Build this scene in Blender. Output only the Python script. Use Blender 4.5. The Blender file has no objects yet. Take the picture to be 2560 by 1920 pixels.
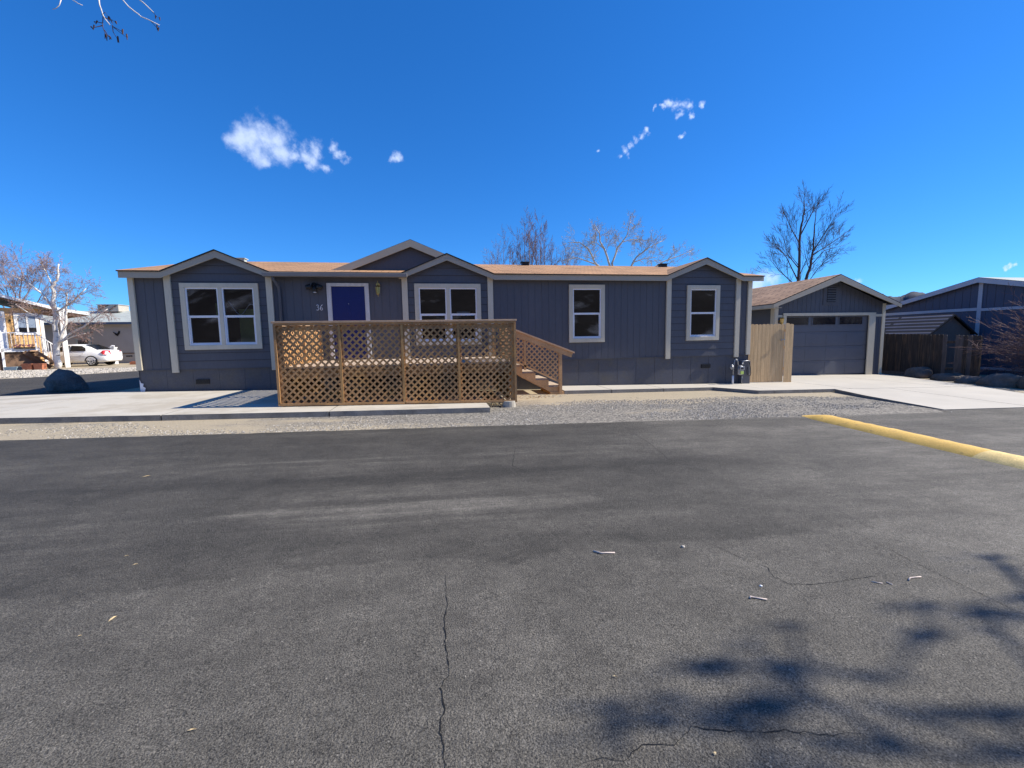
import bpy, math, random
from mathutils import Vector, Matrix, noise
R = math.radians
rnd = random.Random(7)
SC = bpy.context.scene
COL = SC.collection

# ---------------------------------------------------------------- camera
cam_d = bpy.data.cameras.new("camera"); cam = bpy.data.objects.new("camera", cam_d); COL.objects.link(cam)
SC.camera = cam
cam_d.sensor_fit = 'HORIZONTAL'; cam_d.sensor_width = 36.0; cam_d.lens = 36.0*1076/2560
cam_d.clip_start = 0.05; cam_d.clip_end = 6000
yaw, pit, rol = R(9.7987), R(5.8975), R(-1.02)
fw = Vector((math.sin(yaw)*math.cos(pit), math.cos(yaw)*math.cos(pit), -math.sin(pit)))
rt = Vector((math.cos(yaw), -math.sin(yaw), 0)); up = rt.cross(fw)
rt2 = rt*math.cos(rol)+up*math.sin(rol); up2 = up*math.cos(rol)-rt*math.sin(rol)
m = Matrix((rt2, up2, -fw)).transposed().to_4x4(); m.translation = Vector((0, 0, 1.40))
cam.matrix_world = m
SC.render.resolution_x = 1024; SC.render.resolution_y = 768

# ---------------------------------------------------------------- light
SUN_EL, SUN_AZ = R(40), R(94)          # azimuth clockwise from +Y
sd = Vector((math.sin(SUN_AZ)*math.cos(SUN_EL), math.cos(SUN_AZ)*math.cos(SUN_EL), math.sin(SUN_EL)))
sl = bpy.data.lights.new("sun", 'SUN'); sl.energy = 4.9; sl.angle = R(0.53); sl.color = (1.0, 0.925, 0.80)
so = bpy.data.objects.new("sun", sl); COL.objects.link(so)
so.rotation_euler = (-sd).to_track_quat('-Z', 'Y').to_euler()
SC.view_settings.view_transform = 'Standard'; SC.view_settings.look = 'None'
SC.view_settings.exposure = 0.6; SC.view_settings.gamma = 1.0

CL = [(-0.3155,0.8768,0.3628,0.0326),(-0.2967,0.8808,0.3690,0.0344),(-0.2750,0.8863,0.3727,0.0313),(-0.3095,0.8844,0.3492,0.0279),(-0.3310,0.8735,0.3570,0.0211),(-0.2720,0.8943,0.3553,0.0249),(-0.2996,0.8919,0.3389,0.0182),(-0.2503,0.9017,0.3525,0.0151),(-0.2313,0.9082,0.3489,0.0186),(-0.2127,0.9081,0.3607,0.0186),(-0.2186,0.9131,0.3442,0.0170),(-0.2268,0.9146,0.3348,0.0119),(-0.2024,0.9192,0.3378,0.0120),(-0.1804,0.9110,0.3709,0.0102),(-0.1710,0.9162,0.3625,0.0111),(-0.1635,0.9205,0.3550,0.0086),(-0.0669,0.9279,0.3667,0.0112),(-0.0735,0.9294,0.3616,0.0078),(0.4533,0.7818,0.4281,0.0094),(0.4439,0.7851,0.4319,0.0088),(0.4627,0.7772,0.4264,0.0101),(0.4714,0.7741,0.4226,0.0086),(0.4623,0.7828,0.4165,0.0073),(0.4775,0.7781,0.4082,0.0065),(0.4361,0.7912,0.4288,0.0051),(0.4213,0.7997,0.4277,0.0045),(0.4907,0.7616,0.4232,0.0071),(0.3783,0.8470,0.3734,0.0094),(0.3736,0.8534,0.3635,0.0063),(0.3878,0.8471,0.3633,0.0071),(0.3900,0.8395,0.3784,0.0070),(0.3991,0.8323,0.3848,0.0070),(0.4078,0.8263,0.3886,0.0069),(0.4140,0.8207,0.3938,0.0061),(0.4198,0.8204,0.3882,0.0061),(0.3311,0.8657,0.3755,0.0056),(0.4746,0.7935,0.3810,0.0059),(0.6324,0.7676,0.1042,0.0230),(0.6477,0.7544,0.1063,0.0200),(0.6220,0.7764,0.1014,0.0180),(0.7235,0.6840,0.0936,0.0127),(0.7178,0.6905,0.0894,0.0154),(0.8471,0.5235,0.0914,0.0044),(0.8496,0.5191,0.0931,0.0039),(0.8518,0.5151,0.0948,0.0029),(0.7404,0.6650,0.0975,0.0087)]
W = bpy.data.worlds.new("World"); SC.world = W; W.use_nodes = True
nt = W.node_tree; nt.nodes.clear()
def N(t, **k):
    n = nt.nodes.new(t)
    for a, b in k.items(): setattr(n, a, b)
    return n
sky = N('ShaderNodeTexSky', sky_type='NISHITA', sun_disc=False, sun_elevation=SUN_EL, sun_rotation=SUN_AZ, altitude=1400, air_density=1.0, dust_density=0.25, ozone_density=3.0)
hs = N('ShaderNodeHueSaturation'); hs.inputs['Hue'].default_value = 0.497; hs.inputs['Saturation'].default_value = 1.28; hs.inputs['Value'].default_value = 1.0
nt.links.new(sky.outputs[0], hs.inputs['Color'])
tc = N('ShaderNodeTexCoord')
nz = N('ShaderNodeTexNoise'); nz.inputs['Scale'].default_value = 26; nz.inputs['Detail'].default_value = 6; nz.inputs['Roughness'].default_value = 0.62
nt.links.new(tc.outputs['Generated'], nz.inputs['Vector'])
sb = N('ShaderNodeVectorMath', operation='SUBTRACT'); nt.links.new(nz.outputs['Color'], sb.inputs[0]); sb.inputs[1].default_value = (.5, .5, .5)
sc_ = N('ShaderNodeVectorMath', operation='SCALE'); nt.links.new(sb.outputs[0], sc_.inputs[0]); sc_.inputs['Scale'].default_value = 0.042
ad = N('ShaderNodeVectorMath', operation='ADD'); nt.links.new(tc.outputs['Generated'], ad.inputs[0]); nt.links.new(sc_.outputs[0], ad.inputs[1])
acc = None
for cx, cy, cz, cr in CL:
    d = N('ShaderNodeVectorMath', operation='DISTANCE'); nt.links.new(ad.outputs[0], d.inputs[0]); d.inputs[1].default_value = (cx, cy, cz)
    q = N('ShaderNodeMath', operation='MULTIPLY_ADD'); nt.links.new(d.outputs['Value'], q.inputs[0]); q.inputs[1].default_value = -1/(1.30*cr); q.inputs[2].default_value = 1.0
    if acc is None: acc = q
    else:
        mx = N('ShaderNodeMath', operation='SMOOTH_MAX'); mx.inputs[2].default_value = 0.25
        nt.links.new(acc.outputs[0], mx.inputs[0]); nt.links.new(q.outputs[0], mx.inputs[1]); acc = mx
nz2 = N('ShaderNodeTexNoise'); nz2.inputs['Scale'].default_value = 32; nz2.inputs['Detail'].default_value = 6; nz2.inputs['Roughness'].default_value = .62
nt.links.new(tc.outputs['Generated'], nz2.inputs['Vector'])
mm = N('ShaderNodeMath', operation='MULTIPLY_ADD'); nt.links.new(nz2.outputs[0], mm.inputs[0]); mm.inputs[1].default_value = 1.5; mm.inputs[2].default_value = -0.86
aa = N('ShaderNodeMath', operation='ADD'); nt.links.new(mm.outputs[0], aa.inputs[0]); nt.links.new(acc.outputs[0], aa.inputs[1])
mr = N('ShaderNodeMapRange', interpolation_type='SMOOTHSTEP'); nt.links.new(aa.outputs[0], mr.inputs['Value'])
mr.inputs['From Min'].default_value = 0.0; mr.inputs['From Max'].default_value = 1.0; mr.inputs['To Max'].default_value = 0.74
mx = N('ShaderNodeMix', data_type='RGBA'); gn = N('ShaderNodeVectorMath', operation='MULTIPLY'); gn.inputs[1].default_value = (.55, 1.24, 2.08); gm = N('ShaderNodeGamma'); gm.inputs['Gamma'].default_value = .80; nt.links.new(hs.outputs[0], gm.inputs[0]); nt.links.new(gm.outputs[0], gn.inputs[0])
nt.links.new(mr.outputs[0], mx.inputs['Factor']); nt.links.new(gn.outputs[0], mx.inputs[6])
mx.inputs[7].default_value = (7.0, 8.2, 10.6, 1)
bg = N('ShaderNodeBackground'); bg.inputs['Strength'].default_value = 0.082; nt.links.new(mx.outputs[2], bg.inputs['Color'])
ow = N('ShaderNodeOutputWorld'); nt.links.new(bg.outputs[0], ow.inputs[0])

# ---------------------------------------------------------------- helpers
def G(x): return -0.022*min(max(x, -8.0), 40.0)      # ground falls gently to the right

class MB:
    def __init__(s): s.v = []; s.f = []; s.m = []
    def add(s, vs, fs, mi=0):
        b = len(s.v); s.v += [tuple(v) for v in vs]; s.f += [tuple(b+i for i in f) for f in fs]; s.m += [mi]*len(fs); return s
    def box(s, x0, x1, y0, y1, z0, z1, mi=0, sh=None):
        v = [(x, y, z) for z in (z0, z1) for y in (y0, y1) for x in (x0, x1)]
        if sh: v = [sh(Vector(p)) for p in v]
        return s.add(v, [(0,2,3,1), (4,5,7,6), (0,1,5,4), (2,6,7,3), (0,4,6,2), (1,3,7,5)], mi)
    def bar(s, a, b, w, h, mi=0, upv=(0,0,1)):
        a, b = Vector(a), Vector(b); d = (b-a).normalized(); u = Vector(upv)
        if abs(d.dot(u)) > .98: u = Vector((0,1,0))
        r = d.cross(u).normalized()*(w/2); u2 = r.cross(d).normalized()*(h/2)
        v = [p+sx*r+sz*u2 for p in (a, b) for sx, sz in ((-1,-1),(1,-1),(1,1),(-1,1))]
        return s.add(v, [(3,2,1,0),(4,5,6,7),(0,1,5,4),(1,2,6,5),(2,3,7,6),(3,0,4,7)], mi)
    def prism(s, poly, ax, a, b, mi=0):
        n = len(poly)
        def P(p, t): return {'y': (p[0], t, p[1]), 'x': (t, p[0], p[1]), 'z': (p[0], p[1], t)}[ax]
        v = [P(p, a) for p in poly]+[P(p, b) for p in poly]
        f = [tuple(range(n)), tuple(range(2*n-1, n-1, -1))]+[(i, (i+1) % n+0, (i+1) % n+n, i+n) for i in range(n)]
        return s.add(v, f, mi)
    def tube(s, pts, rad, n=8, mi=0, cap=True):
        pts = [Vector(p) for p in pts]; L = len(pts)
        if not hasattr(rad, '__len__'): rad = [rad]*L
        u = None; v = []
        for i, p in enumerate(pts):
            t = (pts[min(i+1, L-1)]-pts[max(i-1, 0)]).normalized()
            if u is None: u = t.orthogonal().normalized()
            u = u-t*u.dot(t)
            u = u.normalized() if u.length > 1e-6 else t.orthogonal().normalized()
            w = t.cross(u)
            for k in range(n):
                a = 2*math.pi*k/n; v.append(p+(u*math.cos(a)+w*math.sin(a))*rad[i])
        f = [(i*n+k, i*n+(k+1) % n, (i+1)*n+(k+1) % n, (i+1)*n+k) for i in range(L-1) for k in range(n)]
        if cap: f += [tuple(range(n-1, -1, -1)), tuple(range((L-1)*n, L*n))]
        return s.add(v, f, mi)
    def cyl(s, c, r, h, n=16, ax='z', mi=0, r2=None):
        d = {'z': (0,0,1), 'x': (1,0,0), 'y': (0,1,0)}[ax]; c = Vector(c)
        return s.tube([c, c+Vector(d)*h], [r, r if r2 is None else r2], n, mi)
    def build(s, name, mats, parent=None, smooth=False, fix=True, bevel=0):
        me = bpy.data.meshes.new(name); o = bpy.data.objects.new(name, me)
        org = Vector((0, 0, 0)); p = parent
        while p is not None: org = Vector(p.get('_o', (0, 0, 0))) if p.parent is None else org; p = p.parent
        if parent is None and s.v:
            xs, ys, zs = zip(*s.v); org = Vector(((min(xs)+max(xs))/2, (min(ys)+max(ys))/2, min(zs))); o.location = org
        loc = parent is not None and root(parent).get('_l', 0)
        vv = s.v if loc else [(a-org[0], b-org[1], c-org[2]) for a, b, c in s.v]
        me.from_pydata(vv, [], s.f)
        if not isinstance(mats, (list, tuple)): mats = [mats]
        for mt in mats: me.materials.append(mt)
        me.polygons.foreach_set('material_index', s.m)
        if smooth: me.polygons.foreach_set('use_smooth', [True]*len(me.polygons))
        me.update()
        if fix:
            import bmesh
            bm = bmesh.new(); bm.from_mesh(me); bmesh.ops.recalc_face_normals(bm, faces=bm.faces); bm.to_mesh(me); bm.free()
        COL.objects.link(o)
        if parent is not None: o.parent = parent
        if bevel:
            b = o.modifiers.new('b', 'BEVEL'); b.width = bevel; b.segments = 2; b.limit_method = 'ANGLE'
        return o
def root(o):
    while o.parent is not None: o = o.parent
    return o
def tag(o, label=None, cat=None, group=None, kind=None):
    if label: o['label'] = label
    if cat: o['category'] = cat
    if group: o['group'] = group
    if kind: o['kind'] = kind
    return o
def thing(name, label, cat, loc, group=None, rz=None):
    o = bpy.data.objects.new(name, None); COL.objects.link(o); o.location = loc; o.empty_display_size = .2
    o['_o'] = tuple(loc)
    if rz is not None: o.rotation_euler = (0, 0, rz); o['_l'] = 1
    return tag(o, label, cat, group)

# ---- materials
def mat(name, col, rough=.7, var=.12, scale=3.0, fine=0.08, fscale=60, bump=.15, bscale=80, metal=0, stretch=(1,1,1), spec=.4, col2=None, c2s=1.0, c2t=(.5,.65), bdist=.01):
    mt = bpy.data.materials.new(name); mt.use_nodes = True; t = mt.node_tree; n = t.nodes; l = t.links
    b = n['Principled BSDF']; b.inputs['Roughness'].default_value = rough; b.inputs['Metallic'].default_value = metal
    b.inputs['Specular IOR Level'].default_value = spec
    tc = n.new('ShaderNodeTexCoord'); mp = n.new('ShaderNodeMapping'); l.new(tc.outputs['Object'], mp.inputs[0]); mp.inputs['Scale'].default_value = stretch
    def nz(s, det=4):
        q = n.new('ShaderNodeTexNoise'); q.inputs['Scale'].default_value = s; q.inputs['Detail'].default_value = det; q.inputs['Roughness'].default_value = .6; l.new(mp.outputs[0], q.inputs['Vector']); return q
    def rng(src, lo, hi, a=.3, c=.7):
        r = n.new('ShaderNodeMapRange'); r.inputs['From Min'].default_value = a; r.inputs['From Max'].default_value = c; r.inputs['To Min'].default_value = lo; r.inputs['To Max'].default_value = hi; l.new(src, r.inputs[0]); return r.outputs[0]
    v1 = rng(nz(scale).outputs[0], 1-var, 1+var); v2 = rng(nz(fscale, 3).outputs[0], 1-fine, 1+fine)
    mu = n.new('ShaderNodeMath'); mu.operation = 'MULTIPLY'; l.new(v1, mu.inputs[0]); l.new(v2, mu.inputs[1])
    base = None
    if col2:
        m2 = n.new('ShaderNodeMix'); m2.data_type = 'RGBA'; l.new(rng(nz(c2s, 5).outputs[0], 0, 1, *c2t), m2.inputs['Factor'])
        m2.inputs[6].default_value = (*col, 1); m2.inputs[7].default_value = (*col2, 1); base = m2.outputs[2]
    vm = n.new('ShaderNodeVectorMath'); vm.operation = 'SCALE'; l.new(mu.outputs[0], vm.inputs['Scale'])
    if base: l.new(base, vm.inputs[0])
    else: vm.inputs[0].default_value = col
    l.new(vm.outputs[0], b.inputs['Base Color'])
    if bump:
        bp = n.new('ShaderNodeBump'); bp.inputs['Strength'].default_value = bump; bp.inputs['Distance'].default_value = bdist
        l.new(nz(bscale, 3).outputs[0], bp.inputs['Height']); l.new(bp.outputs[0], b.inputs['Normal'])
    return mt

M = {}
M['siding'] = mat('siding_paint', (.087,.090,.106), .55, .07, 1.2, .05, 25, .12, 60, stretch=(1,1,.25))
M['siding_low'] = mat('skirt_paint', (.085,.087,.101), .65, .14, .9, .10, 30, .15, 60, col2=(.105,.098,.09), c2s=2.2, c2t=(.48,.68))
M['groove'] = mat('groove_paint', (.077,.080,.094), .6, .05)
M['trim'] = mat('trim_paint', (.58,.52,.40), .5, .07, 2, .05, 30, .15, 50, stretch=(2,2,.4))
M['fascia'] = mat('fascia_paint', (.41,.36,.28), .5, .06, 2, .04, 30, .1, 50, stretch=(.3,1,3))
M['sash'] = mat('vinyl_white', (.74,.75,.78), .35, .03, 3, .02, 30, 0)
M['gutter'] = mat('gutter_paint', (.165,.16,.16), .4, .08)
M['downspout'] = mat('downspout_paint', (.085,.09,.11), .45, .08)
M['blue'] = mat('door_blue', (.003,.011,.105), .38, .05, 3, .03, 30, .03)
M['door_trim'] = mat('door_trim_paint', (.56,.56,.55), .45, .12, 6, .08, 40, .1, stretch=(2,2,.5))
M['dark'] = mat('dark_metal', (.012,.012,.013), .5, .1)
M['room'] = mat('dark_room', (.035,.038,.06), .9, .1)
M['brass'] = mat('brass', (.45,.31,.10), .35, .1, metal=.8)
M['chrome'] = mat('galvanised', (.30,.31,.33), .4, .15, 30, metal=.75)
M['amber'] = mat('amber_glass', (.75,.5,.16), .2, .1, spec=.6)
M['oldglass'] = mat('lantern_glass', (.32,.34,.12), .25, .2, 30, spec=.6)
M['deck'] = mat('deck_wood', (.40,.225,.098), .75, .25, 2.2, .16, 40, .3, 70, col2=(.48,.26,.095), c2s=3.5, c2t=(.5,.62))
M['decklight'] = mat('deck_floor_wood', (.50,.39,.29), .75, .15, 2, .14, 40, .3, 70, stretch=(.3,3,1))
M['deckrail'] = mat('rail_cap_wood', (.48,.32,.20), .7, .2, 2, .14, 40, .3, 70, stretch=(.4,3,1))
M['stairwood'] = mat('stair_wood', (.50,.31,.155), .75, .2, 2, .15, 40, .3, 70)
M['post'] = mat('batten_wood', (.40,.225,.085), .7, .25, 6, .15, 50, .3, 70, stretch=(2,2,.3))
M['cedar'] = mat('cedar_board', (.56,.38,.20), .8, .2, 5, .16, 60, .4, 90, stretch=(3,3,.25), col2=(.64,.44,.23), c2s=4)
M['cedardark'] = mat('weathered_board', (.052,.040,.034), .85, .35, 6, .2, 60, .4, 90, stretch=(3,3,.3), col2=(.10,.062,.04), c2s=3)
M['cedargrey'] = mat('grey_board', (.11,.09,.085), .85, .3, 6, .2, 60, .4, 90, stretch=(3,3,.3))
M['concrete'] = mat('concrete', (.50,.465,.395), .85, .07, .9, .05, 45, .15, 120, col2=(.41,.37,.30), c2s=1.1, c2t=(.48,.62))
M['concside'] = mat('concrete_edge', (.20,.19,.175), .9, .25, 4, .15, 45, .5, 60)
M['concnew'] = mat('concrete_new', (.48,.445,.38), .85, .08, .8, .04, 45, .12, 120)
M['yellow'] = mat('yellow_paint', (.68,.43,.095), .7, .16, 3.5, .14, 70, .5, 90, col2=(.40,.25,.08), c2s=7, c2t=(.58,.70))
M['paleyellow'] = mat('yellow_worn', (.74,.55,.22), .8, .2, 6, .18, 70, .5, 90)
M['rock'] = mat('boulder_stone', (.15,.13,.115), .9, .3, 4, .2, 30, .8, 14, bdist=.05)
M['rocktan'] = mat('river_stone', (.15,.12,.10), .9, .25, 4, .2, 30, .6, 20, bdist=.03)
M['stone'] = mat('gravel_stone', (.24,.22,.185), .9, .35, 25, .2, 60, .3, 60)
M['stonetan'] = mat('gravel_stone_pale', (.45,.41,.35), .9, .3, 25, .2, 60, .3, 60)
M['tan'] = mat('tan_siding', (.70,.42,.17), .7, .1, 2, .08, 30, .1, 50)
M['white'] = mat('white_paint', (.80,.80,.79), .5, .05, 2, .03, 30, .05)
M['soffit'] = mat('soffit_brown', (.17,.10,.06), .8, .2)
M['greywall'] = mat('grey_siding', (.40,.37,.34), .7, .06, 1.5, .04, 30, .05)
M['blueband'] = mat('blue_fascia', (.05,.085,.15), .6, .1)
M['greyroof'] = mat('pale_roof', (.40,.43,.40), .8, .12, 2, .1, 30, .2, 40)
M['terra'] = mat('terracotta', (.42,.155,.08), .8, .2, 8)
M['redwood'] = mat('step_wood', (.62,.38,.20), .8, .15, 5)
M['pink'] = mat('pink_flower', (.50,.20,.20), .8, .3, 20)
M['carpaint'] = mat('white_car_paint', (.86,.86,.85), .18, .02, 1, 0, 30, 0, spec=.6)
M['carglass'] = mat('car_glass', (.012,.014,.018), .06, 0, 1, 0, 30, 0, spec=.8)
M['rubber'] = mat('tyre_rubber', (.018,.018,.018), .85, .1)
M['rim'] = mat('alloy_rim', (.55,.56,.58), .3, .05, metal=.6)
M['red'] = mat('tail_lamp', (.55,.02,.03), .2, .1, spec=.7)
M['navy'] = mat('navy_siding', (.070,.080,.120), .6, .1, 1.5, .05, 30, .1, 50)
M['palefascia'] = mat('pale_fascia', (.46,.45,.48), .5, .06)
M['shedwall'] = mat('shed_wall', (.13,.115,.10), .8, .15)
M['barkdark'] = mat('dark_bark', (.085,.062,.062), .85, .25, 8, .2, 40, .3)
M['barkgrey'] = mat('grey_bark', (.34,.28,.26), .85, .25, 8, .2, 40, .3)
M['barkpale'] = mat('pale_bark', (.55,.50,.41), .85, .2, 8, .2, 40, .3)
M['twigred'] = mat('red_twig', (.30,.215,.215), .85, .25, 8)
M['twigpale'] = mat('pale_twig', (.46,.40,.31), .85, .25, 8)
M['birch'] = mat('birch_bark', (.72,.68,.62), .75, .08, 6, .05, 30, .2, 40, stretch=(1,1,5), col2=(.10,.08,.07), c2s=2.2, c2t=(.60,.64))
M['birchtwig'] = mat('birch_twig', (.34,.235,.205), .85, .2, 8)
M['hill'] = mat('hill_brush', (.10,.085,.075), .95, .35, .02, .2, .15, 0, col2=(.75,.75,.78), c2s=.035, c2t=(.54,.70))
M['farhill'] = mat('far_hill_brush', (.065,.075,.10), .95, .3, .03, .15, .2, 0, col2=(.11,.09,.075), c2s=.03)
M['curtain'] = mat('curtain_cloth', (.55,.56,.60), .8, .05)
M['green'] = mat('green_cloth', (.20,.26,.10), .9, .15)
M['snow'] = mat('pale_foam', (.7,.72,.78), .8, .05)
M['label'] = mat('meter_label', (.55,.7,.15), .5, .2, 40)
M['leafdry'] = mat('dry_leaf', (.62,.48,.27), .8, .2, 20)
M['stick'] = mat('bare_stick', (.60,.50,.44), .8, .2, 20)
M['budleaf'] = mat('bud_cluster', (.10,.06,.05), .85, .2, 20)
M['crack'] = mat('crack_tar', (.010,.010,.010), .95, .1)
M['bluetub'] = mat('blue_tub', (.25,.36,.42), .6, .1)

def glass_mat():
    mt = bpy.data.materials.new('window_glass'); mt.use_nodes = True; n = mt.node_tree.nodes; l = mt.node_tree.links
    n.remove(n['Principled BSDF']); gl = n.new('ShaderNodeBsdfGlossy'); gl.inputs['Roughness'].default_value = .02; gl.inputs['Color'].default_value = (.9,.93,1,1)
    tr = n.new('ShaderNodeBsdfTransparent'); tr.inputs['Color'].default_value = (.72,.76,.78,1)
    fr = n.new('ShaderNodeFresnel'); fr.inputs['IOR'].default_value = 1.65
    mi = n.new('ShaderNodeMixShader'); l.new(fr.outputs[0], mi.inputs[0]); l.new(tr.outputs[0], mi.inputs[1]); l.new(gl.outputs[0], mi.inputs[2])
    l.new(mi.outputs[0], n['Material Output'].inputs[0]); return mt
M['glass'] = glass_mat()

def shingle(name, c1, c2, mortar, rot=0, sx=1.0, sy=1.0, bw=.40, rh=.19, ms=.014, amp=.6):
    """roof shingle courses laid along the slope; world object coords, rot=90 when the ridge runs along y"""
    mt = bpy.data.materials.new(name); mt.use_nodes = True; n = mt.node_tree.nodes; l = mt.node_tree.links; b = n['Principled BSDF']
    b.inputs['Roughness'].default_value = .9
    tc = n.new('ShaderNodeTexCoord'); mp = n.new('ShaderNodeMapping'); mp.vector_type = 'POINT'
    mp.inputs['Rotation'].default_value = (0, 0, rot); l.new(tc.outputs['Object'], mp.inputs[0])
    sep = n.new('ShaderNodeSeparateXYZ'); l.new(mp.outputs[0], sep.inputs[0]); cm = n.new('ShaderNodeCombineXYZ'); l.new(sep.outputs[0], cm.inputs[0]); l.new(sep.outputs[1], cm.inputs[1])
    br = n.new('ShaderNodeTexBrick'); br.inputs['Scale'].default_value = 1; br.inputs['Brick Width'].default_value = bw; br.inputs['Row Height'].default_value = rh
    br.inputs['Mortar Size'].default_value = ms; br.inputs['Mortar Smooth'].default_value = .2; br.inputs['Color1'].default_value = (*c1,1); br.inputs['Color2'].default_value = (*c2,1); br.inputs['Mortar'].default_value = (*mortar,1)
    l.new(cm.outputs[0], br.inputs['Vector'])
    nz = n.new('ShaderNodeTexNoise'); nz.inputs['Scale'].default_value = 1.4; nz.inputs['Detail'].default_value = 6; l.new(tc.outputs['Object'], nz.inputs['Vector'])
    mr = n.new('ShaderNodeMapRange'); mr.inputs['From Min'].default_value = .3; mr.inputs['From Max'].default_value = .7; mr.inputs['To Min'].default_value = .8; mr.inputs['To Max'].default_value = 1.2; l.new(nz.outputs[0], mr.inputs[0])
    nf = n.new('ShaderNodeTexNoise'); nf.inputs['Scale'].default_value = 90; l.new(tc.outputs['Object'], nf.inputs['Vector'])
    m3 = n.new('ShaderNodeMapRange'); m3.inputs['From Min'].default_value = .3; m3.inputs['From Max'].default_value = .7; m3.inputs['To Min'].default_value = .85; m3.inputs['To Max'].default_value = 1.15; l.new(nf.outputs[0], m3.inputs[0])
    mu = n.new('ShaderNodeMath'); mu.operation = 'MULTIPLY'; l.new(mr.outputs[0], mu.inputs[0]); l.new(m3.outputs[0], mu.inputs[1])
    vs = n.new('ShaderNodeVectorMath'); vs.operation = 'SCALE'; l.new(br.outputs['Color'], vs.inputs[0]); l.new(mu.outputs[0], vs.inputs['Scale']); l.new(vs.outputs[0], b.inputs['Base Color'])
    bp = n.new('ShaderNodeBump'); bp.inputs['Strength'].default_value = amp; bp.inputs['Distance'].default_value = .01; bp.invert = True; l.new(br.outputs['Fac'], bp.inputs['Height']); l.new(bp.outputs[0], b.inputs['Normal'])
    return mt
M['shingle'] = shingle('brown_shingles', (.47,.265,.13), (.36,.20,.095), (.17,.09,.05))
M['shingle2'] = shingle('brown_shingles_garage', (.56,.34,.20), (.41,.24,.135), (.12,.07,.042), rot=R(90), bw=.9, rh=.17, ms=.03)
M['shingle3'] = shingle('shed_shingles', (.17,.17,.21), (.12,.12,.155), (.012,.012,.02), rot=R(90), bw=7.0, rh=.21, ms=.075, amp=1)

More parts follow.
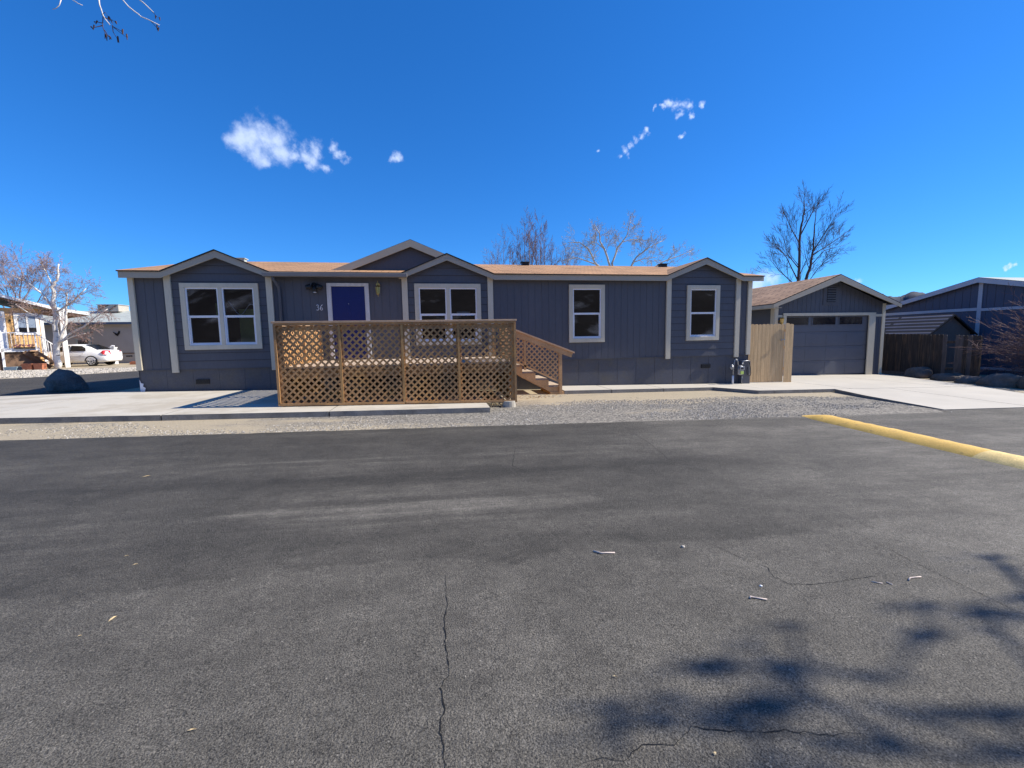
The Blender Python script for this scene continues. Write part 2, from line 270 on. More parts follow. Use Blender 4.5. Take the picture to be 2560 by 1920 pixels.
def asphalt(name):
    mt = bpy.data.materials.new(name); mt.use_nodes = True; n = mt.node_tree.nodes; l = mt.node_tree.links; b = n['Principled BSDF']
    b.inputs['Roughness'].default_value = .8; b.inputs['Specular IOR Level'].default_value = .35
    geo = n.new('ShaderNodeNewGeometry'); sp = n.new('ShaderNodeSeparateXYZ'); l.new(geo.outputs['Position'], sp.inputs[0])
    def nz(scale, det, st=(1,1,1), off=(0,0,0), rough=.6, dis=0):
        mp = n.new('ShaderNodeMapping'); mp.inputs['Scale'].default_value = st; mp.inputs['Location'].default_value = off; l.new(geo.outputs['Position'], mp.inputs[0])
        q = n.new('ShaderNodeTexNoise'); q.inputs['Scale'].default_value = scale; q.inputs['Detail'].default_value = det; q.inputs['Roughness'].default_value = rough; q.inputs['Distortion'].default_value = dis; l.new(mp.outputs[0], q.inputs['Vector']); return q.outputs[0]
    def rng(s, a, c, lo, hi, sm=False):
        r = n.new('ShaderNodeMapRange'); r.inputs['From Min'].default_value = a; r.inputs['From Max'].default_value = c; r.inputs['To Min'].default_value = lo; r.inputs['To Max'].default_value = hi
        if sm: r.interpolation_type = 'SMOOTHSTEP'
        l.new(s, r.inputs[0]); return r.outputs[0]
    def op(o, a, c):
        m_ = n.new('ShaderNodeMath'); m_.operation = o
        for i, q in enumerate((a, c)):
            if isinstance(q, (int, float)): m_.inputs[i].default_value = q
            else: l.new(q, m_.inputs[i])
        return m_.outputs[0]
    X, Y = sp.outputs[0], sp.outputs[1]
    # seal-coated lane beyond y = 2.65 (ragged edge), raw coarse asphalt before it
    edge = op('ADD', Y, op('ADD', rng(nz(1.1, 6, (.6,1,1)), .3, .7, -.16, .16), rng(nz(11, 4), .3, .7, -.03, .03)))
    right = rng(X, 2.2, 4.8, 0, 1, True)
    lane = op('MULTIPLY', rng(edge, 2.63, 2.72, 0, 1, True), op('SUBTRACT', 1, op('MULTIPLY', right, .7)))
    s1 = rng(nz(1.0, 7, (.16, 2.6, 1), dis=.5, rough=.62), .44, .62, 0, 1, True)      # tyre-polished dust drawn out along the lane
    s2 = rng(nz(1.0, 6, (.5, 7.5, 1), (5, 2, 0), rough=.7), .46, .64, 0, 1, True)
    patch = rng(nz(.5, 6, (.8, 1.5, 1), (3, 1, 0)), .38, .60, .1, 1, True)
    yb = lambda c, w: rng(op('ABSOLUTE', op('SUBTRACT', edge, c), 0), 0, w, 1, 0, True)
    base = op('SUBTRACT', .074, op('MULTIPLY', lane, .026))
    dust = op('MULTIPLY', op('MULTIPLY', op('ADD', op('MULTIPLY', s1, .75), op('MULTIPLY', s2, .45)), patch), op('ADD', .25, op('MULTIPLY', lane, .75)))
    dust = op('MULTIPLY', dust, op('ADD', .35, op('ADD', op('MULTIPLY', yb(3.6, .75), .9), op('MULTIPLY', yb(5.2, .45), .6))))
    base = op('ADD', base, op('MULTIPLY', dust, .044))
    base = op('SUBTRACT', base, op('MULTIPLY', op('ADD', op('MULTIPLY', yb(4.5, .35), .016), op('MULTIPLY', rng(edge, 5.5, 6.1, 0, 1, True), .006)), lane))
    base = op('ADD', base, op('MULTIPLY', right, op('ADD', .004, op('MULTIPLY', .034, rng(nz(.8, 6, (.4, 1.8, 1), rough=.65), .40, .66, 0, 1, True)))))
    base = op('MULTIPLY', base, rng(nz(.9, 6, (1,1,1), (7,7,0), rough=.65), .3, .7, .80, 1.20))
    base = op('MULTIPLY', base, rng(nz(5.5, 6, (.55,1,1), (1,7,0), rough=.7), .33, .67, .80, 1.20))
    base = op('MULTIPLY', base, rng(nz(24, 5, (1,1,1), (4,7,0), rough=.75), .35, .65, .84, 1.16))
    base = op('ADD', base, op('MULTIPLY', rng(nz(9, 7, (.25,1.6,1), (1,3,0), rough=.8), .60, .72, 0, 1, True), op('MULTIPLY', lane, .030)))
    base = op('MULTIPLY', base, 1.17)
    grain = rng(nz(150, 2, rough=.85), .33, .67, .15, 2.0)
    grain2 = rng(nz(38, 3), .3, .7, .9, 1.1)
    amp = op('MULTIPLY', grain, grain2)
    # scattered pale chips
    vo = n.new('ShaderNodeTexVoronoi'); vo.inputs['Scale'].default_value = 42; l.new(geo.outputs['Position'], vo.inputs['Vector'])
    sc = n.new('ShaderNodeSeparateColor'); l.new(vo.outputs['Color'], sc.inputs[0])
    chip = op('MULTIPLY', op('LESS_THAN', vo.outputs['Distance'], .17), op('GREATER_THAN', sc.outputs[0], .93))
    chip2 = op('MULTIPLY', chip, rng(lane, 0, 1, .13, .05))
    blot = rng(nz(2.2, 6, (1,1,1), (9,4,0)), .70, .78, 0, .035, True)
    dark = rng(nz(1.1, 5, (1,1,1), (2,7,0)), .60, .75, 0, .012, True)
    val = op('SUBTRACT', op('ADD', op('ADD', op('MULTIPLY', base, amp), chip2), blot), dark)
    cb = n.new('ShaderNodeCombineColor'); l.new(op('MULTIPLY', val, 1.05), cb.inputs[0]); l.new(op('MULTIPLY', val, .96), cb.inputs[1]); l.new(op('MULTIPLY', val, .80), cb.inputs[2])
    l.new(cb.outputs[0], b.inputs['Base Color'])
    bp = n.new('ShaderNodeBump'); bp.inputs['Strength'].default_value = 1; bp.inputs['Distance'].default_value = .008
    hh = op('ADD', nz(110, 2, rough=.75), op('MULTIPLY', nz(14, 3), .6)); l.new(hh, bp.inputs['Height']); l.new(bp.outputs[0], b.inputs['Normal'])
    return mt
M['asphalt'] = asphalt('asphalt')

def ground_mat(name, c1, c2, c3, t=(.44,.56), sc=.8, sx=.35):
    mt = bpy.data.materials.new(name); mt.use_nodes = True; n = mt.node_tree.nodes; l = mt.node_tree.links; b = n['Principled BSDF']; b.inputs['Roughness'].default_value = .95
    geo = n.new('ShaderNodeNewGeometry')
    def nz(s, det, st=(1,1,1), rough=.6):
        mp = n.new('ShaderNodeMapping'); mp.inputs['Scale'].default_value = st; l.new(geo.outputs['Position'], mp.inputs[0])
        q = n.new('ShaderNodeTexNoise'); q.inputs['Scale'].default_value = s; q.inputs['Detail'].default_value = det; q.inputs['Roughness'].default_value = rough; l.new(mp.outputs[0], q.inputs['Vector']); return q.outputs[0]
    def rng(s, a, c, lo, hi):
        r = n.new('ShaderNodeMapRange'); r.inputs['From Min'].default_value = a; r.inputs['From Max'].default_value = c; r.inputs['To Min'].default_value = lo; r.inputs['To Max'].default_value = hi; l.new(s, r.inputs[0]); return r.outputs[0]
    sp = n.new('ShaderNodeSeparateXYZ'); l.new(geo.outputs['Position'], sp.inputs[0])
    # grey crushed stone lies in a band beside the road, bare dirt nearer the house and on the left
    band = rng(sp.outputs[1], 10.1, 8.6, 0, .30); bl = rng(sp.outputs[0], -4.0, 2.0, -.26, 0); ad = n.new('ShaderNodeMath'); l.new(band, ad.inputs[0]); l.new(bl, ad.inputs[1])
    a2 = n.new('ShaderNodeMath'); l.new(ad.outputs[0], a2.inputs[0]); l.new(nz(sc, 7, (sx,1,1), .7), a2.inputs[1])
    mx = n.new('ShaderNodeMix'); mx.data_type = 'RGBA'; l.new(rng(a2.outputs[0], .56, .70, 0, 1), mx.inputs['Factor']); mx.inputs[6].default_value = (*c1,1)
    vo = n.new('ShaderNodeTexVoronoi'); vo.inputs['Scale'].default_value = 32; l.new(geo.outputs['Position'], vo.inputs['Vector']); s2 = n.new('ShaderNodeSeparateColor'); l.new(vo.outputs['Color'], s2.inputs[0])
    m2 = n.new('ShaderNodeMix'); m2.data_type = 'RGBA'; l.new(s2.outputs[0], m2.inputs['Factor']); m2.inputs[6].default_value = (*c2,1); m2.inputs[7].default_value = (*c3,1); l.new(m2.outputs[2], mx.inputs[7])
    vs = n.new('ShaderNodeVectorMath'); vs.operation = 'SCALE'; l.new(mx.outputs[2], vs.inputs[0]); l.new(rng(nz(45, 4), .3, .7, .78, 1.22), vs.inputs['Scale']); l.new(vs.outputs[0], b.inputs['Base Color'])
    bp = n.new('ShaderNodeBump'); bp.inputs['Strength'].default_value = .9; bp.inputs['Distance'].default_value = .015; l.new(nz(35, 4), bp.inputs['Height']); l.new(bp.outputs[0], b.inputs['Normal'])
    return mt
M['dirt'] = ground_mat('dirt_gravel', (.37,.31,.215), (.080,.073,.062), (.33,.30,.25))

# ================================================================= SETTING
def sheet(name, pts, dz, mt, zf=G, sub=None):
    mb = MB(); mb.add([(x, y, zf(x)+dz) for x, y in pts], [tuple(range(len(pts)))])
    o = mb.build(name, mt, fix=False)
    if o.data.polygons[0].normal.z < 0: o.data.flip_normals()
    return tag(o, kind='structure')
# ground: one sheet bent along x to the horizon
mb = MB(); xs = [-1500,-300,-60,-20,-8,0,8,16,24,40,60,300,1500]; ys = [-1500,-200,-40,0,8,16,40,200,1500]
for j, y in enumerate(ys):
    for i, x in enumerate(xs): mb.v.append((x, y, G(x)-.012))
nx = len(xs)
for j in range(len(ys)-1):
    for i in range(nx-1): mb.f.append((j*nx+i, j*nx+i+1, (j+1)*nx+i+1, (j+1)*nx+i)); mb.m.append(0)
tag(mb.build('ground', M['dirt'], fix=False), kind='structure')
# road: ragged far edge
mb = MB(); top = []; bot = []; x = -60.0
while x <= 60.01:
    e = 7.02+.05*noise.noise((x*.9, 0, 3))+.025*noise.noise((x*4, 0, 5)) if -14 < x < 10.3 else (7.28 if x >= 10.3 else 7.0)
    top.append((x, e, G(x)-.006)); bot.append((x, -18, G(x)-.006)); x += .15 if -8 < x < 12 else .5
n_ = len(top); mb.add(bot+top, [(i, i+1, n_+i+1, n_+i) for i in range(n_-1)])
tag(mb.build('road', M['asphalt'], fix=False), kind='structure')
side = [(-7.55,12.2),(-7.55,60),(-9.2,60),(-12.2,32),(-14.5,24.6),(-15.6,22.9),(-17.1,20.9),(-22,19.0),(-60,17),(-60,7.3),(-14.2,7.3),(-14.2,12.0)]
sheet('side_road', side[::-1], -.004, M['asphalt'])
# cracks in the asphalt (thin dark fissures)
def crack(pts, w):
    P = [Vector((a, b, 0)) for a, b in pts]; out = []
    for a, b in zip(P, P[1:]):
        k = max(2, int((b-a).length/.022)); nrm = Vector((-(b-a).y, (b-a).x, 0)).normalized()
        for i in range(k): out.append(a.lerp(b, i/k)+nrm*rnd.uniform(-.006, .006))
    out.append(P[-1]); L = []; Rr = []
    for i, p in enumerate(out):
        t = (out[min(i+1, len(out)-1)]-out[max(0, i-1)]).normalized(); nn = Vector((-t.y, t.x, 0))
        ww = w*rnd.uniform(.25, 1.25)*min(1, .35+3*min(i, len(out)-1-i)/len(out))/2
        L.append((p.x+nn.x*ww, p.y+nn.y*ww, G(p.x)-.0035)); Rr.append((p.x-nn.x*ww, p.y-nn.y*ww, G(p.x)-.0035))
    k = len(L); return L+Rr, [(i, i+1, k+i+1, k+i) for i in range(k-1)]
CR = [([(-0.02,1.25),(-0.03,1.41),(-0.04,1.44),(-0.04,1.47),(-0.03,1.50),(-0.02,1.54),(-0.02,1.58),(-0.03,1.63),(-0.03,1.66),(-0.00,1.70),(-0.00,1.81),(-0.01,1.92),(-0.01,2.10),(0.01,2.18),(0,2.5)], .0052),
 ([(0.41,1.24),(0.51,1.25),(0.57,1.23),(0.66,1.28),(0.77,1.26),(0.87,1.31),(1.04,1.26),(1.20,1.24),(1.33,1.20),(1.47,1.18)], .0035),
 ([(1.78,2.75),(1.89,2.45),(1.99,2.25),(1.95,2.15),(1.98,2.07),(2.11,2.04),(2.35,2.05),(2.61,2.06),(2.76,2.06)], .0035),
 ([(3.1,3.0),(2.99,2.79),(3.01,2.58),(3.00,2.35),(2.97,2.09),(2.97,1.88),(2.96,1.70),(2.97,1.5)], .0035),
 ([(2.95,6.2),(2.88,5.52),(2.75,4.90),(2.65,4.45)], .006), ([(1.0,5.6),(.8,4.7),(.95,4.3)], .005)]
mb = MB()
for pts, w in CR: mb.add(*crack(pts, w))
tag(mb.build('road_crack', M['crack'], fix=False), kind='structure')

# hills: one far ridge to the right, brown slopes all round the valley behind the camera
def ridge(name, mt, cx, cy, length, depth, h, ang, seed, nx=140, ny=20, rough=.35):
    mb = MB(); ca, sa = math.cos(ang), math.sin(ang)
    for j in range(ny+1):
        for i in range(nx+1):
            u = (i/nx-.5)*length; v = (j/ny-.5)*depth
            e = (1-abs(2*i/nx-1)**3)*max(0, 1-abs(2*j/ny-1))
            z = h*e*(1+rough*noise.fractal((u/length*7+seed, v/depth*2, seed), .9, 2.1, 6))
            mb.v.append((cx+u*ca-v*sa, cy+u*sa+v*ca, z-1.5))
    for j in range(ny):
        for i in range(nx): a = j*(nx+1)+i; mb.f.append((a, a+1, a+nx+2, a+nx+1)); mb.m.append(0)
    return tag(mb.build(name, mt, fix=False, smooth=True), kind='structure')
ridge('hill', M['farhill'], 508, 408, 190, 160, 43, R(-50), 2.6, rough=.13)
ridge('hill', M['hill'], 60, -420, 1500, 300, 84, R(4), 1.7)

# ---- concrete
def slab(mb, poly, dz, th, zf=G, mi=0, mi2=1):
    n = len(poly); t = [(x, y, zf(x)+(dz(x, y) if callable(dz) else dz)) for x, y in poly]; b = [(x, y, z-th) for x, y, z in t]
    mb.add(t, [tuple(range(n))], mi); mb.add(t+b, [(i, (i+1) % n, (i+1) % n+n, i+n) for i in range(n)], mi2)
mb = MB()
for x0, x1, ya, yb in ((-14.2,-7.86,8.50,8.46), (-7.85,-4.80,8.46,8.38), (-4.78,-2.02,8.38,8.36), (-2.00,1.0,8.36,8.40)):
    k = max(2, int((x1-x0)/.25)); fr = [(x0+(x1-x0)*i/k, ya+(yb-ya)*i/k+.014*noise.noise((x0+i*.7, 2, 1))) for i in range(k+1)]
    slab(mb, fr+[(x1, 12.24), (x0, 12.24)], .09, .2)
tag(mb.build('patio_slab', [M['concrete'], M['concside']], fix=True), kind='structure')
mb = MB()
for poly in ([(3.34,11.06),(4.69,11.12),(4.69,12.28),(3.34,12.28)], [(4.71,11.12),(6.29,11.21),(6.29,12.28),(4.71,12.28)], [(6.31,11.21),(7.91,11.30),(7.91,12.28),(6.31,12.28)],
             [(7.92,11.30),(8.63,10.36),(9.10,10.36),(9.10,12.28),(7.92,12.28)]):
    slab(mb, poly, .085, .14)
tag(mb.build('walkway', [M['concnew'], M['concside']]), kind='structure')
mb = MB()
def dd(x, y): return .085-max(0, min(1, (10.4-y)/3.2))*.078
ed = lambda y: 18.55-(15.3-y)*.47
for poly in ([(9.115,10.36),(11.09,10.42),(11.7,10.42),(11.7,15.2),(9.115,15.2)], [(11.725,10.42),(15.2,10.42),(15.2,15.2),(11.725,15.2)], [(15.225,10.42),(ed(10.42),10.42),(ed(15.2),15.2),(15.225,15.2)],
             [(11.10,10.39),(10.75,9.2),(10.46,7.25),(12.9,7.25),(12.9,10.39)], [(12.925,10.39),(12.925,7.27),(ed(7.27),7.3),(ed(10.39),10.39)]):
    slab(mb, poly, dd, .14)
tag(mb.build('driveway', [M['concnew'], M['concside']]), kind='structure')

# gravel stones strewn between slab and road
def stones(name, n, fn, mts, s=(.008,.02)):
    mb = MB(); k = 0
    ico = [(0,0,1),(.9,0,.1),(.28,.85,.1),(-.72,.52,.1),(-.72,-.52,.1),(.28,-.85,.1)]; fc = [(0,1,2),(0,2,3),(0,3,4),(0,4,5),(0,5,1)]
    while k < n:
        p = fn()
        if not p: continue
        r = rnd.uniform(*s); a = rnd.uniform(0, 6.28); ca, sa = math.cos(a), math.sin(a); e = rnd.uniform(.6, 1.3)
        mb.add([(p[0]+r*(q[0]*e*ca-q[1]*sa), p[1]+r*(q[0]*e*sa+q[1]*ca), G(p[0])-.012+r*q[2]*rnd.uniform(.5,.9)) for q in ico], fc, rnd.choice((0,0,0,1))); k += 1
    return tag(mb.build(name, mts, fix=False), name+' stones lying on the dirt strip', 'gravel', kind='stuff')
def gp():
    x = rnd.uniform(-7, 10.6); y = rnd.uniform(7.03, 11.0)
    if x < 1.0 and y > 8.33: return None
    if x > 8.4 and y > 10.3: return None
    dens = noise.fractal((x*.45, y*.9, 2), .8, 2, 4)+.28+(.18 if 2.5 < x < 9 and 7.2 < y < 9.6 else -.12)-(0.35 if y > 9.7 else 0)
    return (x, y) if rnd.random() < dens*1.3 else None
tag(stones('gravel', 15000, gp, [M['stone'], M['stonetan']]), 'loose grey crushed gravel along the road edge', 'gravel')
def gp2():
    t = rnd.random(); x = rnd.uniform(-30, -9); y = rnd.uniform(20, 29); 
    lim = 20.9+(x+17.1)*(-.4 if x < -17.1 else 1.45)
    return (x, y) if y > lim+.2 and y < 28.3 else None
tag(stones('landscape_gravel', 5000, gp2, [M['stonetan'], M['stone']], (.03,.08)), 'pale landscaping stones around the white birch', 'gravel')

# yellow kerb bar
mb = MB(); prof = [(-.25,0),(-.22,.02),(-.13,.062),(0,.082),(.13,.066),(.21,.03),(.24,0)]; rows = []
P0, P1 = Vector((7.02,7.10,0)), Vector((6.62,3.30,0)); dv = (P1-P0).normalized(); nv = Vector((-dv.y, dv.x, 0)); K = 60
for i in range(K+1):
    t = i/K; c = P0.lerp(P1, t); tp = min(1, t*9+.12)
    rows.append([(c.x+nv.x*a*(.55+.45*tp)+.006*noise.noise((t*40, a*9, 1)), c.y+nv.y*a*(.55+.45*tp), G(c.x)-.006+h*tp*(1+.12*noise.noise((t*30, a*20, 2)))) for a, h in prof])
np_ = len(prof); mb.v = [p for r_ in rows for p in r_]
for i in range(K):
    for k in range(np_-1): mb.f.append((i*np_+k, i*np_+k+1, (i+1)*np_+k+1, (i+1)*np_+k)); mb.m.append(1 if i > 46+3*noise.noise((k,i*.3,0)) else 0)
mb.f.append(tuple(range(np_))); mb.m.append(0); mb.f.append(tuple(range(K*np_, (K+1)*np_))); mb.m.append(1)
tag(mb.build('yellow_kerb', [M['yellow'], M['paleyellow']], smooth=True), 'long low yellow painted kerb bar lying on the asphalt', 'kerb')

# ================================================================= MAIN HOUSE
YW = 12.30
H = thing('mobile_home', 'long slate grey manufactured home with beige trim, brown shingle roof and three small gables', 'house', (1.2, 16.4, 0))
WIN = [(-6.31,-4.49,1.28,2.96), (-.55,1.27,1.28,2.97), (3.85,4.95,1.28,2.96), (7.61,8.72,1.27,2.955)]     # outer trim rectangles
INN = [(a+.11, b-.11, c+.115, d-.11) for a, b, c, d in WIN]
DOOR = (-2.72, -1.85, .95, 2.89)
holes = INN
bays = [(-6.58,-4.22,-5.46), (-.80,1.55,.36), (7.01,9.35,8.27)]
def wall_grooved(mb, x0, x1, z0, z1, hs, step=.203, yf=YW):
    """vertical grooved sheet siding; hs holes"""
    brk = {x0, x1}; gs = []
    x = math.ceil(x0/step)*step
    while x < x1-.012:
        if x > x0+.005: brk |= {x-.005, x+.005}; gs.append(x)
        x += step
    for h in hs: brk |= {c for c in (h[0], h[1]) if x0 < c < x1}
    brk = sorted(brk)
    for a, b in zip(brk, brk[1:]):
        if b-a < 1e-6: continue
        c = (a+b)/2; y = yf+.005 if any(abs(c-g) < .0052 for g in gs) else yf
        zz = [(z0, z1)]
        for h in hs:
            if h[0] <= c <= h[1]:
                nz_ = []
                for p, q in zz:
                    if h[2] > p: nz_.append((p, min(q, h[2])))
                    if h[3] < q: nz_.append((max(p, h[3]), q))
                zz = [t for t in nz_ if t[1]-t[0] > 1e-4]
        for p, q in zz:
            mi = 1 if y != yf else 0
            mb.add([(a, y, p), (b, y, p), (b, y, q), (a, y, q)], [(0,1,2,3)], mi)
            if mi: mb.add([(a, yf, p), (a, y, p), (a, y, q), (a, yf, q), (b, yf, p), (b, y, p), (b, y, q), (b, yf, q)], [(0,1,2,3), (4,7,6,5)], 0)
def wall_lap(mb, x0, x1, z0, z1, hs, apex=None, ztop=None, yf=YW, course=.2):
    zb = {z0, z1 if apex is None else ztop}; z = z0
    zc = []
    while z < (ztop if apex else z1): zc.append(z); zb.add(z); z += course
    for h in hs: zb |= {c for c in (h[2], h[3]) if z0 < c < z1}
    if apex: zb.add(z1)
    zb = sorted(zb)
    def off(z, top):
        k = max([c for c in zc if c <= z+1e-6 and not (top and abs(c-z) < 1e-6)] or [z0]); return yf-.004-.009*(1-(z-k)/course)
    def xl(z):
        if apex is None or z <= z1: return x0, x1
        t = (z-z1)/(ztop-z1); return x0+(apex-x0)*t, x1+(apex-x1)*t
    for p, q in zip(zb, zb[1:]):
        if q-p < 1e-5: continue
        yp, yq = off(p, False), off(q, True)
        segs = [(xl(p), xl(q))]
        for h in hs:
            if h[2] <= (p+q)/2 <= h[3] and h[0] < x1 and h[1] > x0:
                segs = [((x0, h[0]), (x0, h[0])), ((h[1], x1), (h[1], x1))]
        for (a, b), (c, d) in segs:
            mb.add([(a, yp, p), (b, yp, p), (d, yq, q), (c, yq, q)], [(0,1,2,3)])
            if any(abs(p-c_) < 1e-6 for c_ in zc): mb.add([(a, yp, p), (b, yp, p), (b, yf, p), (a, yf, p)], [(0,1,2,3)], 1); mb.add([(a, yp-.0015, p), (b, yp-.0015, p), (b, yp-.0015, p+.010), (a, yp-.0015, p+.010)], [(0,1,2,3)], 2)
mb = MB()
for x0, x1 in ((-7.43,-6.58), (-4.22,-.80), (1.55,7.01), (9.35,9.82)): wall_grooved(mb, x0, x1, .79, 3.2, holes)
for x0, x1, ax in bays: wall_lap(mb, x0, x1, .79, 3.20, holes, ax, 3.76)
# ends and back
for x, s in ((-7.43, -1), (9.82, 1)):
    mb.add([(x, 12.30, -.25), (x, 20.5, -.25), (x, 20.5, 3.2), (x, 16.4, 4.14), (x, 12.30, 3.2)], [(0,1,2,3,4)])
mb.add([(-7.43,20.5,-.2), (9.82,20.5,-.4), (9.82,20.5,3.2), (-7.43,20.5,3.2)], [(0,1,2,3)])
M['lapline'] = mat('lap_painted_shadow', (.035,.035,.042), .8, .1)  # dark strip on each lap's lower edge, shadow line put into the colour
mb.build('wall', [M['siding'], M['groove'], M['lapline']], H, fix=False)
# skirting below the siding seam
mb = MB()
x = -7.43; i = 0
while x < 9.81:
    x2 = min(9.82, x+.61); a = .004 if i % 2 else 0
    mb.add([(x+.004, 12.318, G(x)-.05), (x2-.004, 12.318, G(x2)-.05), (x2-.004, 12.318, .784), (x+.004, 12.318, .784)], [(0,1,2,3)])
    mb.add([(x2-.004, 12.318, G(x2)-.05), (x2+.004, 12.326, G(x2)-.05), (x2+.004, 12.326, .784), (x2-.004, 12.318, .784)], [(0,1,2,3)], 1)
    x = x2; i += 1
mb.box(-7.43, 9.82, 12.285, 12.32, .775, .80, 1)
mb.build('skirting', [M['siding_low'], M['groove']], H, fix=False)
mb = MB(); mb.add([(-7.435,12.30,.20),(-7.30,12.295,.19),(-7.33,12.29,.26),(-7.31,12.295,.34),(-7.36,12.285,.38),(-7.35,12.30,.45),(-7.40,12.29,.47),(-7.435,12.30,.56)], [(0,1,2,3,4,5,6,7)])
tag(mb.build('torn_insulation', M['snow'], H, fix=False), 'pale torn patch at the bottom left corner of the skirting')
# trim boards
for x0, x1, zb in ((-7.445,-7.32,.79), (-6.65,-6.50,.71), (-4.30,-4.15,.71), (-.88,-.73,.71), (1.47,1.62,.71), (6.93,7.08,.72), (9.28,9.43,.72), (9.70,9.835,.79)):
    MB().box(x0, x1, 12.245, 12.30, zb, 3.17).build('trim_board', M['trim'], H, bevel=.004)
# skirting vents
for x0, x1 in ((-6.15,-5.84), (8.18,8.49)):
    mb = MB(); mb.box(x0, x1, 12.29, 12.317, .40, .52)
    for k in range(4): mb.box(x0+.02, x1-.02, 12.284, 12.29, .42+k*.024, .43+k*.024)
    mb.build('skirting_vent', M['dark'], H)
# windows
def window(par, rect, dbl, y=YW):
    x0, x1, z0, z1 = rect; f = MB(); t = .115
    for a, b, c, d in ((x0, x1, z1-t, z1), (x0, x1, z0, z0+t), (x0, x0+t, z0+t, z1-t), (x1-t, x1, z0+t, z1-t)): f.box(a, b, y-.055, y-.002, c, d)
    if dbl: f.box((x0+x1)/2-.045, (x0+x1)/2+.045, y-.05, y+.02, z0+t, z1-t)
    fo = f.build('window', M['trim'], par, bevel=.004)
    units = [(x0+t, (x0+x1)/2-.045), ((x0+x1)/2+.045, x1-t)] if dbl else [(x0+t, x1-t)]
    for a, b in units:
        s = MB(); c, d = z0+t, z1-t; zm = (c+d)/2-.0; w = .032
        for q in ((a, b, d-w, d), (a, b, c, c+w), (a, a+w, c+w, d-w), (b-w, b, c+w, d-w)): s.box(q[0], q[1], y-.035, y+.03, q[2], q[3])
        s.box(a+w, b-w, y-.022, y+.02, zm-.028, zm+.028)
        for q in ((a+w, b-w, c+w, c+w+.03), (a+w, a+w+.025, c+w+.03, zm-.028), (b-w-.025, b-w, c+w+.03, zm-.028)): s.box(q[0], q[1], y-.012, y+.022, q[2], q[3])
        s.build('sash', M['sash'], fo)
        g = MB(); g.add([(a+w, y-.004, zm), (b-w, y-.004, zm), (b-w, y-.004, d-w), (a+w, y-.004, d-w)], [(0,1,2,3)])
        g.add([(a+w, y+.008, c+w), (b-w, y+.008, c+w), (b-w, y+.008, zm), (a+w, y+.008, zm)], [(0,1,2,3)])
        g.build('pane', M['glass'], fo, fix=False)
    return fo
wins = [window(H, WIN[0], 1), window(H, WIN[1], 1), window(H, WIN[2], 0), window(H, WIN[3], 0)]
# rooms behind the windows (inside of the house)
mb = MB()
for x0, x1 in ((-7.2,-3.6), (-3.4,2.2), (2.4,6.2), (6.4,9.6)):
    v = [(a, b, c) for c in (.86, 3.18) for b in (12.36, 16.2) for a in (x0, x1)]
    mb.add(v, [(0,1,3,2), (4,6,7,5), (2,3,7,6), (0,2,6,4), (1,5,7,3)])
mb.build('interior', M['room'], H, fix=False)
mb = MB()
for k in range(1): mb.tube([(-5.33+i*.036, 12.52, 2.38+.16*math.sin(i/20*math.pi*2.4+2.0)-.006*i-.05*k) for i in range(21)], .011, 5)
mb.build('curtain_swag', M['curtain'], H)
M['roomcol'] = mat('wall_tint', (.12,.14,.10), .9, .1)
mb = MB(); mb.add([(-5.72,12.7,2.16),(-5.50,12.7,2.16),(-5.50,12.7,2.5),(-5.72,12.7,2.5)], [(0,1,2,3)]); mb.build('green_curtain', M['green'], H, fix=False); mb = MB(); mb.add([(-5.25,12.9,1.3),(-4.4,12.9,1.3),(-4.4,12.9,2.35),(-5.25,12.9,2.35)], [(0,1,2,3)])
mb.build('green_curtain', M['green'], H, fix=False)
mb = MB(); mb.box(.62, 1.02, 13.0, 13.03, 2.13, 2.25); mb.build('blind_edge', M['curtain'], H); mb = MB(); mb.box(3.95, 4.35, 13.4, 13.44, 2.10, 2.27); mb.build('blind_edge', M['curtain'], H)

# entry door
x0, x1, z0, z1 = DOOR; f = MB(); t = .10
for q in ((x0-t, x1+t, z1, z1+.085), (x0-t, x0, z0, z1), (x1, x1+t, z0, z1)): f.box(q[0], q[1], YW-.05, YW+.0, q[2], q[3])
f.box(x0-.02, x0+.012, YW-.03, YW-.001, z0, z1-.01); f.box(x1-.012, x1+.02, YW-.03, YW-.001, z0, z1-.01)
df = f.build('door_frame', M['door_trim'], H, bevel=.004)
d_ = MB(); d_.box(x0+.013, x1-.013, YW-.022, YW-.003, z0+.02, z1-.005)
for a, b, c, d in ((.12,.40,1.75,2.6), (.47,.75,1.75,2.6), (.12,.40,1.05,1.6), (.47,.75,1.05,1.6)):
    d_.box(x0+a, x0+b, YW-.026, YW-.022, c, d)
d_.build('door', M['blue'], df, bevel=.004)
MB().cyl((x0+.08, YW-.07, 1.98-.02), .028, .055, 12, 'y').build('deadbolt', M['chrome'], df, smooth=True)
k = MB(); k.cyl((x0+.08, YW-.085, 1.86), .03, .06, 12, 'y'); k.build('handle', M['chrome'], df, smooth=True)
MB().cyl(((x0+x1)/2, YW-.035, 2.43), .012, .015, 8, 'y').build('peephole', M['chrome'], df)
# black spot lamps left of the door
L = MB(); L.cyl((-3.10, 12.16, 2.90), .075, .14, 14, 'y'); L.tube([(-3.18,12.16,2.87),(-3.30,12.14,2.84)], [.075,.06], 12); L.tube([(-3.02,12.16,2.87),(-2.90,12.14,2.84)], [.075,.055], 12)
L.tube([(-3.10,12.2,2.90),(-3.09,12.15,2.72)], [.07,.055], 14)
lo = L.build('security_lamp', M['dark'], H, smooth=True); MB().cyl((-3.09, 12.148, 2.712), .04, .012, 12).build('bulb', M['sash'], lo)
